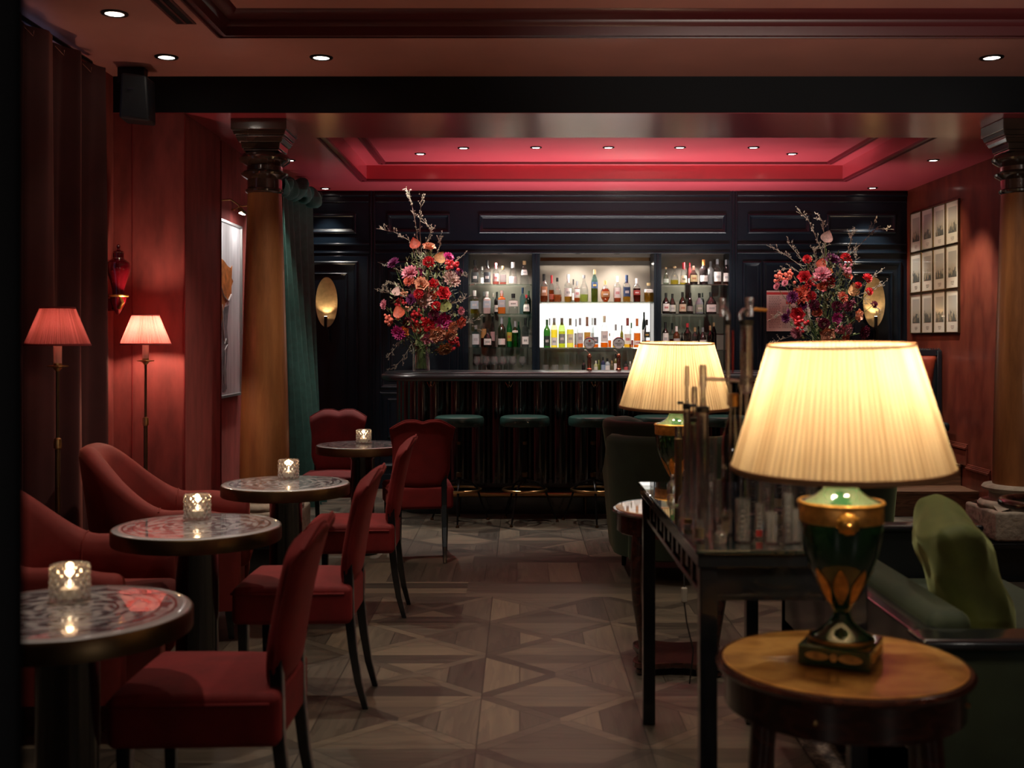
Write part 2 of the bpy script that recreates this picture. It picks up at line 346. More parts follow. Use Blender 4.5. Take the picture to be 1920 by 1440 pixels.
M['trimtape'] = pm('tan_trim_tape', (.42, .22, .10), .7)
M['red_shade'] = shade_mat('red_pleated_silk', (.50, .12, .12), .30, (.60, .14, .13), 90)
M['redtape'] = pm('red_trim_tape', (.28, .03, .03), .8)
M['bulb'] = emit_mat('lamp_bulb_glow', (1, .75, .49), 150)
M['redbulb'] = emit_mat('candle_bulb_glow', (1, .70, .52), 44)
M['flame'] = emit_mat('flame_glow', (1, .72, .45), 9)
M['dlight'] = emit_mat('downlight_glow', (1, .88, .75), 16)
M['backlit'] = emit_mat('backlit_panel_glow', (1, .95, .88), 1.35)
M['dusk'] = emit_mat('dusk_window_glow', (.25, .30, .55), .18)
M['wax'] = pm('white_wax', (.8, .75, .68), .5, emit=(1, .7, .4), es=.08)
M['paper'] = pm('cream_paper', (.62, .56, .48), .7)
M['redink'] = pm('red_ink', (.55, .04, .04), .6)
M['stem'] = pm('green_stem', (.10, .16, .04), .7)
M['twig'] = pm('brown_twig', (.26, .21, .16), .8)
M['leaf'] = pm('dull_green_leaf', (.15, .16, .065), .6, noise=.4, nscale=20)
M['stoolseat'] = pm('dark_green_leatherette', (.022, .065, .055), .3, coat=.4)
M['bark'] = pm('cream_plastic', (.5, .45, .36), .4)
M['speaker'] = pm('charcoal_plastic', (.008, .012, .016), .5)
M['dgreyrub'] = pm('dark_rubber', (.02, .02, .02), .6)

# ------------------------------------------------------------------ mesh helpers
class MB:
    def __init__(s): s.v = []; s.f = []
    def add(s, vs, fs):
        k = len(s.v); s.v += [tuple(p) for p in vs]; s.f += [tuple(i + k for i in f) for f in fs]; return s
    def box(s, x0, y0, z0, x1, y1, z1):
        v = [(x0, y0, z0), (x1, y0, z0), (x1, y1, z0), (x0, y1, z0), (x0, y0, z1), (x1, y0, z1), (x1, y1, z1), (x0, y1, z1)]
        return s.add(v, [(0, 3, 2, 1), (4, 5, 6, 7), (0, 1, 5, 4), (1, 2, 6, 5), (2, 3, 7, 6), (3, 0, 4, 7)])
    def lathe(s, prof, n=32, c=(0, 0, 0), sq=0, a0=0, a1=2 * PI, rfun=None, caps=True):
        full = abs(a1 - a0 - 2 * PI) < 1e-6; m = n if full else n + 1
        vs = []
        for (r, z) in prof:
            for i in range(m):
                a = a0 + (a1 - a0) * i / n
                q = 1
                if sq: q = (abs(math.cos(a)) ** sq + abs(math.sin(a)) ** sq) ** (-1 / sq)
                rr = r * q
                if rfun: rr = rfun(rr, a, z)
                vs.append((c[0] + rr * math.cos(a), c[1] + rr * math.sin(a), c[2] + z))
        fs = []
        for j in range(len(prof) - 1):
            for i in range(n if full else n):
                i2 = (i + 1) % m if full else i + 1
                fs.append((j * m + i, j * m + i2, (j + 1) * m + i2, (j + 1) * m + i))
        if caps and full:
            if prof[0][0] > 1e-5: fs.append(tuple(range(m))[::-1])
            if prof[-1][0] > 1e-5: fs.append(tuple((len(prof) - 1) * m + i for i in range(m)))
        return s.add(vs, fs)
    def tube(s, pts, r, n=8, closed=False, flat=1.0):
        pts = [Vector(p) for p in pts]; k = len(pts); vs = []
        rs = r if isinstance(r, (list, tuple)) else [r] * k
        up = None
        for i, p in enumerate(pts):
            if closed: t = (pts[(i + 1) % k] - pts[i - 1]).normalized()
            else: t = (pts[min(i + 1, k - 1)] - pts[max(i - 1, 0)]).normalized()
            if up is None:
                up = Vector((0, 0, 1)) if abs(t.z) < .9 else Vector((0, 1, 0))
            sd = t.cross(up)
            if sd.length < 1e-4: sd = t.cross(Vector((1, 0, 0)))
            sd.normalize(); u2 = sd.cross(t).normalized(); up = u2
            for j in range(n):
                a = 2 * PI * j / n
                vs.append(p + sd * (rs[i] * math.cos(a)) + u2 * (rs[i] * flat * math.sin(a)))
        fs = []
        for i in range(k if closed else k - 1):
            i2 = (i + 1) % k
            for j in range(n):
                j2 = (j + 1) % n
                fs.append((i * n + j, i * n + j2, i2 * n + j2, i2 * n + j))
        if not closed: fs += [tuple(range(n))[::-1], tuple((k - 1) * n + j for j in range(n))]
        return s.add(vs, fs)
    def taper(s, p0, p1, w0, w1, d0=None, d1=None):
        """square post from p0 to p1"""
        d0 = d0 or w0; d1 = d1 or w1; vs = []
        for p, w, d in ((p0, w0, d0), (p1, w1, d1)):
            vs += [(p[0] - w / 2, p[1] - d / 2, p[2]), (p[0] + w / 2, p[1] - d / 2, p[2]), (p[0] + w / 2, p[1] + d / 2, p[2]), (p[0] - w / 2, p[1] + d / 2, p[2])]
        return s.add(vs, [(0, 3, 2, 1), (4, 5, 6, 7), (0, 1, 5, 4), (1, 2, 6, 5), (2, 3, 7, 6), (3, 0, 4, 7)])
    def posts(s, pts, ws, ds=None):
        """square section swept through pts (roughly vertical)"""
        ds = ds or ws; vs = []; k = len(pts)
        for p, w, d in zip(pts, ws, ds):
            vs += [(p[0] - w / 2, p[1] - d / 2, p[2]), (p[0] + w / 2, p[1] - d / 2, p[2]), (p[0] + w / 2, p[1] + d / 2, p[2]), (p[0] - w / 2, p[1] + d / 2, p[2])]
        fs = [(0, 3, 2, 1), tuple(4 * (k - 1) + j for j in range(4))]
        for i in range(k - 1):
            for j in range(4):
                j2 = (j + 1) % 4; fs.append((4 * i + j, 4 * i + j2, 4 * i + 4 + j2, 4 * i + 4 + j))
        return s.add(vs, fs)
    def rbox(s, x0, y0, z0, x1, y1, z1, r, n=5, fn=None, sub=6):
        c = Vector(((x0 + x1) / 2, (y0 + y1) / 2, (z0 + z1) / 2)); hx, hy, hz = (x1 - x0) / 2, (y1 - y0) / 2, (z1 - z0) / 2
        r = min(r, hx * .99, hy * .99, hz * .99)
        def samples(h):
            out = []
            for i in range(n): out.append(('a', -1, math.tan(PI / 4 * (1 - i / n))))
            for i in range(sub + 1): out.append(('b', 0, -1 + 2 * i / sub))
            for i in range(1, n + 1): out.append(('a', 1, math.tan(PI / 4 * i / n)))
            return out
        S = samples(1); K = len(S); idx = {}; vs = []; fs = []
        def coord(smp, h):   # returns inner coordinate, direction component
            if smp[0] == 'b': return smp[2] * (h - r), 0.0
            return smp[1] * (h - r), smp[1] * smp[2]
        hs = (hx, hy, hz)
        def vert(ax, sg, i, j):
            b1, b2 = (ax + 1) % 3, (ax + 2) % 3
            p = [0, 0, 0]; dr = [0, 0, 0]
            p[ax] = sg * (hs[ax] - r); dr[ax] = sg
            p[b1], dr[b1] = coord(S[i], hs[b1]); p[b2], dr[b2] = coord(S[j], hs[b2])
            q = Vector(p) + Vector(dr).normalized() * r
            key = (round(q.x, 5), round(q.y, 5), round(q.z, 5))
            if key not in idx:
                idx[key] = len(vs); w_ = q + c
                vs.append(tuple(fn(*w_)) if fn else tuple(w_))
            return idx[key]
        for ax in range(3):
            for sg in (-1, 1):
                for i in range(K - 1):
                    for j in range(K - 1):
                        q = [vert(ax, sg, i, j), vert(ax, sg, i + 1, j), vert(ax, sg, i + 1, j + 1), vert(ax, sg, i, j + 1)]
                        if sg < 0: q = q[::-1]
                        qq = []
                        for a in q:
                            if a not in qq: qq.append(a)
                        if len(qq) > 2: fs.append(tuple(qq))
        return s.add(vs, fs)
    def grid(s, fn, nu, nv, closeu=False):
        vs = [fn(i / nu, j / nv) for j in range(nv + 1) for i in range(nu + (0 if closeu else 1))]
        w_ = nu if closeu else nu + 1; fs = []
        for j in range(nv):
            for i in range(nu):
                i2 = (i + 1) % w_ if closeu else i + 1
                fs.append((j * w_ + i, j * w_ + i2, (j + 1) * w_ + i2, (j + 1) * w_ + i))
        return s.add(vs, fs)
    def frame(s, x0, y0, x1, y1, prof, T=None):
        """profile (inset, height) swept round a rectangle with mitred corners; T maps (u,v,h)->xyz"""
        vs = []
        for (i, h) in prof:
            vs += [(x0 + i, y0 + i, h), (x1 - i, y0 + i, h), (x1 - i, y1 - i, h), (x0 + i, y1 - i, h)]
        if T: vs = [T(*p) for p in vs]
        k = len(prof); fs = []
        for a in range(k - 1):
            for j in range(4):
                j2 = (j + 1) % 4; fs.append((4 * a + j, 4 * a + j2, 4 * a + 4 + j2, 4 * a + 4 + j))
        return s.add(vs, fs)
    def poly(s, pts, t, T):
        """flat outline pts (u,v) given thickness t, T maps (u,v,h)->xyz"""
        k = len(pts); vs = [T(u, v, 0) for u, v in pts] + [T(u, v, t) for u, v in pts]
        fs = [tuple(range(k))[::-1], tuple(range(k, 2 * k))] + [(i, (i + 1) % k, k + (i + 1) % k, k + i) for i in range(k)]
        return s.add(vs, fs)
    def xf(s, mat):
        s.v = [tuple(mat @ Vector(p)) for p in s.v]; return s

def obj(name, mb, mat, parent=None, smooth=35, bevel=0, loc=None, seg=2):
    me = bpy.data.meshes.new(name); me.from_pydata([tuple(p) for p in mb.v], [], mb.f); me.update()
    me.materials.append(M[mat] if isinstance(mat, str) else mat)
    if smooth:
        me.polygons.foreach_set('use_smooth', [True] * len(me.polygons))
        me.set_sharp_from_angle(angle=R(smooth))
    o = bpy.data.objects.new(name, me); col.objects.link(o)
    if parent: o.parent = parent
    if loc: o.location = loc
    if bevel:
        b = o.modifiers.new('bevel', 'BEVEL'); b.width = bevel; b.segments = seg; b.limit_method = 'ANGLE'; b.angle_limit = R(40)
    return o
def thing(name, label, cat, loc=(0, 0, 0), rz=0, group=None):
    o = bpy.data.objects.new(name, None); col.objects.link(o); o.empty_display_size = .1
    o.location = loc; o.rotation_euler = (0, 0, rz); o['label'] = label; o['category'] = cat
    if group: o['group'] = group
    return o
def tag(o, label, cat, group=None):
    o['label'] = label; o['category'] = cat
    if group: o['group'] = group
    return o
def struct(name, mb, mat, **k):
    o = obj(name, mb, mat, **k); o['kind'] = 'structure'; return o
def copy_tree(o, parent=None):
    c = o.copy(); col.objects.link(c)
    if parent: c.parent = parent
    for ch in list(kids.get(o.name, [])): copy_tree(ch, c)
    return c
kids = {}
def reg(root):
    kids.clear()
    for o in bpy.data.objects:
        if o.parent: kids.setdefault(o.parent.name, []).append(o)
def dup(root, loc, rz, label, group=None):
    reg(root); c = copy_tree(root); c.location = loc; c.rotation_euler = (0, 0, rz); c['label'] = label
    if group: c['group'] = group
    return c
def sm(a, b, t):
    t = max(0, min(1, (t - a) / (b - a))); return t * t * (3 - 2 * t)

# ------------------------------------------------------------------ room shell
XL, XR, YB = -2.12, 3.68, 10.65
struct('floor', MB().box(-3.2, -2.2, -.1, 5, 11.2, 0), 'floor')
# left side: window wall behind the curtains, velvet wall, pier, recess wall
b = MB().box(-2.6, -2.2, 0, -2.45, 6.0, 3.05); struct('wall_left', b, 'curtain')
b = MB().box(-2.6, 6.0, 0, -2.35, 6.48, 2.95).box(-2.6, 6.48, 0, -1.94, 7.26, 2.95)
o = struct('wall_left_pier', b, 'wallvelvet', bevel=.006)
b = MB().box(-2.6, 7.26, 0, XL, 11.2, 2.95); struct('wall_left_alcove', b, 'wallvelvet')
b = MB()
for px_ in (248,):
    x = X(px_, 6.478); b.tube([(x, 6.477, .1), (x, 6.477, 2.9)], .004, 6)
b.tube([(-1.94, 6.478, 0), (-1.94, 6.478, 2.7)], .005, 6).tube([(-1.94, 7.262, 0), (-1.94, 7.262, 2.7)], .005, 6)
struct('trim_1', b, 'redvelvet')
b = MB().box(-2.449, 4.2, .4, -2.44, 5.9, 2.92); struct('window_1', b, 'dusk')
# right side
b = MB().box(XR, 7.26, 0, XR + .9, 11.2, 3.05); struct('wall_right', b, 'redwall')
b = MB().box(4.4, -2.2, 0, 4.6, 7.26, 3.1); struct('wall_right_lounge', b, 'blackmatt')
b = MB().box(-2.6, -2.35, 0, 4.6, -2.2, 3.1); struct('wall_front', b, 'blackmatt')
# front ceiling with coffer
CX0, CY0, CX1, CY1 = -1.457, .9, 3.3, 5.55
b = MB().box(-2.6, CY1, ZF, 4.6, 6.6, ZF + .25).box(-2.6, -2.2, ZF, 4.6, CY0, ZF + .25).box(-2.6, CY0, ZF, CX0, CY1, ZF + .25).box(CX1, CY0, ZF, 4.6, CY1, ZF + .25)
b.box(CX0, CY0, ZU, CX1, CY1, ZU + .15)
struct('ceiling', b, 'ceilfront', smooth=0)
pf = [(-.055, 0), (-.055, -.012), (-.038, -.018), (-.036, -.006), (-.022, -.006), (-.018, -.016), (-.002, -.014), (0, .0), (.003, .03), (.016, .045), (.018, .06), (.05, .075), (.07, .1)]
struct('trim_2', MB().frame(CX0, CY0, CX1, CY1, [(i, ZF + h) for i, h in pf]), 'mould')
# beam across the room
b = MB().box(-1.94, 6.48, 2.72, 4.6, 7.26, 3.2).box(-2.6, 6.475, 2.72, -1.94, 6.6, 3.2); struct('ceiling_beam', b, 'ceilbar', smooth=0)
b = MB().box(-2.36, 6.468, 2.722, 4.6, 6.479, 2.93); struct('trim_3', b, 'blackmatt')
# bar ceiling with coffer
BX0, BY0, BX1, BY1 = -1.35, 7.7, 2.84, 9.86
b = MB().box(-2.6, BY1, ZB, 4, 11.2, ZB + .25).box(-2.6, 7.26, ZB, 4, BY0, ZB + .25).box(-2.6, BY0, ZB, BX0, BY1, ZB + .25).box(BX1, BY0, ZB, 4, BY1, ZB + .25)
b.box(BX0, BY0, ZBU, BX1, BY1, ZBU + .15)
struct('ceiling_bar', b, 'ceilbar', smooth=0)
pb = [(-.07, 0), (-.07, -.012), (-.05, -.018), (-.046, -.006), (-.028, -.006), (-.022, -.018), (-.002, -.016), (0, .0)]
b = MB().frame(BX0, BY0, BX1, BY1, [(i, ZB + h) for i, h in pb])
b.frame(BX0, BY0, BX1, BY1, [(.12, ZBU), (.12, ZBU - .010), (.14, ZBU - .016), (.145, ZBU - .006), (.16, ZBU - .006), (.165, ZBU - .02), (.185, ZBU - .018), (.19, ZBU)])
struct('trim_4', b, 'mouldbar')
# slot vents
def vent(label, x0, x1, y0, y1, z, mat):
    v = thing('slot_vent', label, 'vent', ((x0 + x1) / 2, (y0 + y1) / 2, z))
    xm, ym = (x0 + x1) / 2, (y0 + y1) / 2
    b = MB().frame(x0 - xm, y0 - ym, x1 - xm, y1 - ym, [(-.008, 0), (-.008, -.005), (.004, -.005), (.004, 0)])
    obj('frame', b, mat, v, 0)
    obj('slot', MB().box(x0 - xm + .004, y0 - ym + .004, -.003, x1 - xm - .004, y1 - ym - .004, 0), 'blackmatt', v, 0)
    if x1 - x0 > .05: obj('bar', MB().box(-.006, y0 - ym, -.007, .006, y1 - ym, -.003), mat, v, 0)
vent('long double slot air vent in the lounge ceiling above the curtains', -1.645, -1.565, 4.2, 5.38, ZF - .0005, 'mould')
vent('small dark red slot vent in the bar ceiling beside the velvet pier', -2.06, -1.95, 7.60, 7.80, ZB - .0005, 'mouldbar')

# back wall with three niches
NB = .30
bays = [(878, 998, 'left'), (1012, 1226, 'middle'), (1240, 1367, 'right')]
ZN0, ZN1 = 1.10, Z(472, YB)
xs = [X(p, YB) for bay in bays for p in bay[:2]]
b = MB().box(-2.6, YB, 0, xs[0], 11.2, 3.05).box(xs[5], YB, 0, 4.2, 11.2, 3.05).box(xs[1], YB, ZN0, xs[2], YB + NB, ZN1).box(xs[3], YB, ZN0, xs[4], YB + NB, ZN1)
b.box(xs[0], YB, ZN1, xs[5], YB + NB, 3.05).box(xs[0], YB - .001, 0, xs[5], YB + NB, ZN0).box(xs[0], YB + NB, 0, xs[5], 11.2, 3.05)
struct('wall_back', b, 'blackwall', smooth=0)
b = MB()
for i in range(3):
    x0, x1 = xs[2 * i] + .001, xs[2 * i + 1] - .001
    b.box(x0, YB + NB - .012, ZN0 + .001, x1, YB + NB - .001, ZN1 - .001)
    b.box(x0, YB + .03, ZN1 - .006, x1, YB + NB - .012, ZN1 - .001)
struct('wall_back_niche_lining', b, 'taupe', smooth=0)
WT = lambda u, v, h: (u, YB - h, v)
mp_ = [(0, 0), (0, .014), (.012, .022), (.022, .018), (.03, .006), (.042, .004), (.042, 0)]
def wpanel(b, p0, p1, y0, y1, zlo=None):
    b.frame(X(p0, YB), Z(y1, YB) if zlo is None else zlo, X(p1, YB), Z(y0, YB), mp_, WT)
b = MB()
for p0, p1 in ((572, 668), (726, 844), (897, 1362), (1402, 1520), (1550, 1680)): wpanel(b, p0, p1, 401, 438)
wpanel(b, 712, 862, 490, 0, .95); wpanel(b, 728, 846, 507, 0, 1.02)
wpanel(b, 718, 862, 0, 0, .3) if False else None
b.frame(X(726, YB), .48, X(850, YB), .86, mp_, WT); b.frame(X(712, YB), .2, X(862, YB), .92, mp_, WT)
wpanel(b, 1392, 1428, 490, 0, .95); wpanel(b, 1500 - 70, 1560, 490, 0, .95); wpanel(b, 1580, 1690, 490, 0, .5); wpanel(b, 1596, 1674, 510, 0, .6)
# horizontal rails and cornice
for y_, hh, ex in ((378, .014, .018), (458, .016, .02), (474, .016, .02), (366, .02, .03)):
    z = Z(y_, YB)
    for q0, q1 in ((560, 692), (704, 1368), (1382, 1700)):
        b.box(X(q0, YB), YB - ex, z - hh / 2, X(q1, YB), YB, z + hh / 2)
for p in (696, 702, 868, 1005, 1233, 1374, 1380):
    b.box(X(p, YB) - .008, YB - .015, ZN0 if 1000 < p < 1240 else .1, X(p, YB) + .008, YB, ZB if p in (696, 702) or p > 1370 else Z(474, YB))
struct('trim_5', b, 'blackwall', bevel=.004)
b = MB().box(XL, YB - .02, 0, X(700, YB), YB, .14).box(X(704, YB), YB - .02, 0, 2.9, YB, .14); struct('baseboard_back', b, 'blackwall', bevel=.004)
b = MB().box(X(560, YB), YB - .012, .02, X(690, YB), YB, Z(480, YB))
b.frame(X(568, YB), .2, X(672, YB), Z(490, YB), [(i, h + .012) for i, h in mp_], WT)
b.frame(X(585, YB), .32, X(652, YB), Z(512, YB), [(i * .6, h * .6 + .012) for i, h in mp_], WT)
struct('door_1', b, 'blackwall', bevel=.003)
# raised right corner: steps, stepped skirting
t = thing('wooden_steps', 'two brown wooden steps up to the raised seat at the right wall', 'steps', (3.3, 9.6, 0))
obj('step', MB().box(-.30, -.65, 0, .375, -.27, .20), 'stepwood', t, 0, .004)
obj('step', MB().box(-.30, -.27, 0, .375, 1.04, .374), 'stepwood', t, 0, .004)
obj('nosing', MB().box(-.305, -.665, .18, .375, -.64, .204).box(-.305, -.285, .354, .375, -.26, .378), 'stepwood', t, 0, .004)
b = MB()
for y0, y1, z0, z1 in ((7.3, 8.75, 0, .17), (8.75, 9.2, 0, .38), (9.2, 10.6, .375, .54)):
    b.box(XR - .018, y0, z0, XR, y1, z1); b.box(XR - .028, y0 - .001, z1 - .03, XR, y1, z1 - .012); b.box(XR - .012, y0, z1, XR, y1, z1 + .012)
struct('baseboard_right', b, 'redwall', smooth=0, bevel=.003)
b = MB().box(XL, 7.3, 0, XL + .015, 8.6, .16); struct('baseboard_left', b, 'wallvelvet', bevel=.003)

# ------------------------------------------------------------------ ceiling downlights
def downlight(x, y, z, label, r=.034):
    t = thing('downlight', label, 'downlight', (x, y, z), 0, None)
    obj('trim_ring', MB().lathe([(r * .98, -.0005), (r * 1.5, -.001), (r * 1.45, -.006), (r * 1.05, -.008), (r * .98, -.002)], 28, caps=False), 'blackmetal', t)
    obj('lens', MB().lathe([(.0001, -.0045), (r, -.004)], 24, caps=False), 'dlight', t)
for x, y, z, l in [(-1.89, 5.22, ZF, 'oval looking ceiling spotlight nearest the curtain tops'),
                   (-1.9, 6.02, ZF, 'dark ringed ceiling spotlight above the black loudspeaker corner'),
                   (-1.07, 6.03, ZF, 'dark ringed ceiling spotlight in front of the beam near the left column'),
                   (2.54, 6.03, ZF, 'ceiling spotlight in front of the beam near the right column')]:
    downlight(x, y, z, l, .042)
dl_lab = ['first small spotlight in the crimson coffer, at its left end', 'second small spotlight of the crimson coffer row from the left', 'third small spotlight of the crimson coffer row, above the left bottle niche',
          'fourth small spotlight of the crimson coffer row, above the middle niche', 'fifth small spotlight of the crimson coffer row, above the right niche',
          'sixth small spotlight of the crimson coffer row', 'last small spotlight in the crimson coffer, at its right end',
          'small spotlight in the crimson ceiling just right of the left column capital', 'small spotlight over the panelled door near the green curtain',
          'small spotlight at the back wall above the right flowers', 'small spotlight in the crimson ceiling near the framed prints']
for (px, py, up), l in zip(BARDL, dl_lab):
    z = ZBU if up else ZB; d = (z - H) * F / (HY - py); downlight(X(px, d), d, z, l, .032)
t = thing('ceiling_sensor', 'small black round sensor under the crimson coffer', 'sensor', (X(1327, 7.45), 7.45, ZB))
obj('body', MB().lathe([(.02, 0), (.02, -.012), (.008, -.03), (.0001, -.032)], 16), 'blackmetal', t)

# ------------------------------------------------------------------ columns
def column(x, y, label, neck_r=.101, foot_r=.15):
    t = thing('wooden_column', label, 'column', (x, y, 0))
    # stone base
    b = MB().rbox(-.235, -.235, .222, .235, .235, .40, .018, 3)
    obj('stone_block', b, 'stone', t)
    b = MB()
    for k in range(4):   # corner leaves
        a = PI / 4 + k * PI / 2
        b.grid(lambda u, v: (math.cos(a) * (.16 + .13 * v) - math.sin(a) * (u - .5) * .16 * (1 - v ** 2 * .9),
                             math.sin(a) * (.16 + .13 * v) + math.cos(a) * (u - .5) * .16 * (1 - v ** 2 * .9), .40 + .06 * (1 - v) ** .7 + .008), 6, 6)
    b.lathe([(.225, .40), (.235, .42), (.235, .445), (.22, .47), (.185, .48), (.172, .50), (.168, .55), (.178, .565), (.205, .575), (.212, .60), (.20, .625), (.165, .632)], 40)
    b.v = [(p[0], p[1], .395 + (p[2] - .40) * .62) for p in b.v]
    obj('stone_base', b, 'stone', t, 50)
    obj('plinth', MB().box(-.26, -.26, 0, .26, .26, .20).box(-.275, -.275, .19, .275, .275, .222).box(-.27, -.27, 0, .27, .27, .03), 'black', t, 0, .006)
    zz = 2.30
    prof = [(foot_r, .535)] + [(foot_r + (neck_r - foot_r) * ((i / 16) ** 1.25), .538 + (zz - .538) * i / 16) for i in range(17)]
    obj('shaft', MB().lathe(prof, 48), 'walnut', t)
    n = neck_r
    pr = [(n, zz - .01), (n + .012, zz), (n + .014, zz + .012), (n + .002, zz + .02), (n + .002, zz + .075), (n + .016, zz + .085), (n + .036, zz + .098), (n + .040, zz + .11), (n + .028, zz + .122), (n + .006, zz + .13),
          (n + .004, zz + .155), (n + .02, zz + .165), (n + .048, zz + .185), (n + .053, zz + .20), (n + .04, zz + .222), (n + .01, zz + .24)]
    obj('capital_ring', MB().lathe(pr, 48), 'capwood', t)
    b = MB(); z0 = zz + .235
    steps = [(.105, .105, 0, .014), (.112, .118, .014, .05), (.128, .14, .05, .075), (.142, .142, .075, .09), (.15, .158, .09, .118), (.165, .165, .118, 2.72 - z0)]
    for w0, w1, a, c in steps:
        b.add([(-w0, -w0, z0 + a), (w0, -w0, z0 + a), (w0, w0, z0 + a), (-w0, w0, z0 + a), (-w1, -w1, z0 + c), (w1, -w1, z0 + c), (w1, w1, z0 + c), (-w1, w1, z0 + c)],
              [(0, 3, 2, 1), (4, 5, 6, 7), (0, 1, 5, 4), (1, 2, 6, 5), (2, 3, 7, 6), (3, 0, 4, 7)])
    obj('capital', b, 'capwood', t, 0, .004)
    return t
column(-1.545, 6.78, 'polished walnut column with dark square capital beside the velvet pier', )
column(3.02, 6.78, 'polished walnut column on carved stone base beside the framed prints')

# ------------------------------------------------------------------ curtains
def curtain(name, label, fx, z0, z1, n, th=.012, mat='curtain', parent=None, ztop=None):
    """fx(u,v)->(x,y); v=0 bottom"""
    b = MB()
    for s_ in (0, 1):
        b.grid(lambda u, v: (*fx(u, v, s_ * th), z0 + ((ztop(u) if ztop else z1) - z0) * v), n, 12)
    o = obj(name, b, mat, parent, 60)
    return o
def fl(u, v, off):
    y = 1.2 + 4.78 * u
    ph = (5.98 - y) / .345 * 2 * PI
    x = -2.255 + .055 * math.cos(ph) * (.8 + .2 * math.cos(ph)) * (.75 + .25 * (1 - v)) + .008 * math.sin(ph * 2.7 + 3 * v)
    return (x - off, y)
t = thing('window_curtain', 'heavy dark red velvet curtain hanging along the left wall', 'curtain', (0, 0, 0))
curtain('cloth', '', fl, .01, 2.86, 360, parent=t)
b = MB().tube([(-2.30, 1.2, 2.895), (-2.30, 6.0, 2.895)], .012, 8)
obj('rail', b, 'blackmetal', t)
b = MB()
for k in range(4, 12):
    y = 5.98 - .345 * (k - 4) - .17
    b.tube([(-2.27, y, 2.84), (-2.235, y + .02, 2.80), (-2.24, y + .04, 2.83)], .003, 6)
obj('hooks', b, 'chrome', t)
# green curtain by the alcove
def fg(u, v, off):
    ph = u * 2 * PI * 5
    y = 9.05 + .75 * u
    lean = .10 * (1 - v) ** 1.4 + .02 * math.sin(3 * v + u * 4)
    x = -1.97 + .16 * u * (.6 + .4 * (1 - v)) + lean + .048 * math.sin(ph + 1.2 * v) * (.7 + .5 * (1 - v))
    return (x + off, y + .02 * math.cos(ph))
t = thing('green_curtain', 'dark green curtain gathered beside the black panelled back wall', 'curtain', (0, 0, 0))
curtain('cloth', '', fg, .01, 2.66, 160, mat='greencurtain', parent=t)
b = MB(); rs = random.Random(8)
def fh(u, v, off=0):
    a = v * 2 * PI; y = 9.0 + .84 * u; w_ = .055 + .022 * math.sin(u * 31) + .012 * math.sin(u * 67 + 2)
    return (-1.95 + .16 * u + w_ * math.cos(a + .5 * math.sin(u * 23)) + .02 * math.sin(u * 45), y + .02 * math.sin(a + u * 30), 2.665 + (w_ + .015) * math.sin(a) - .02 * u * math.sin(u * 9))
b.grid(fh, 90, 14)
obj('gathered_heading', b, 'greencurtain', t, 60)
# dark door curtain at the left edge, close to the viewer
def fd(u, v, off):
    return (-1.5 + 1.068 * u + off * 0, .95 + .02 * math.sin(u * 40) + off)
t = obj('doorway_curtain', MB().grid(lambda u, v: (*fd(u, v, 0), .01 + 2.88 * v), 80, 4).grid(lambda u, v: (*fd(u, v, .012), .01 + 2.88 * v), 80, 4), 'blackmatt')
tag(t, 'near black curtain edge at the far left, closest to the viewer', 'curtain')

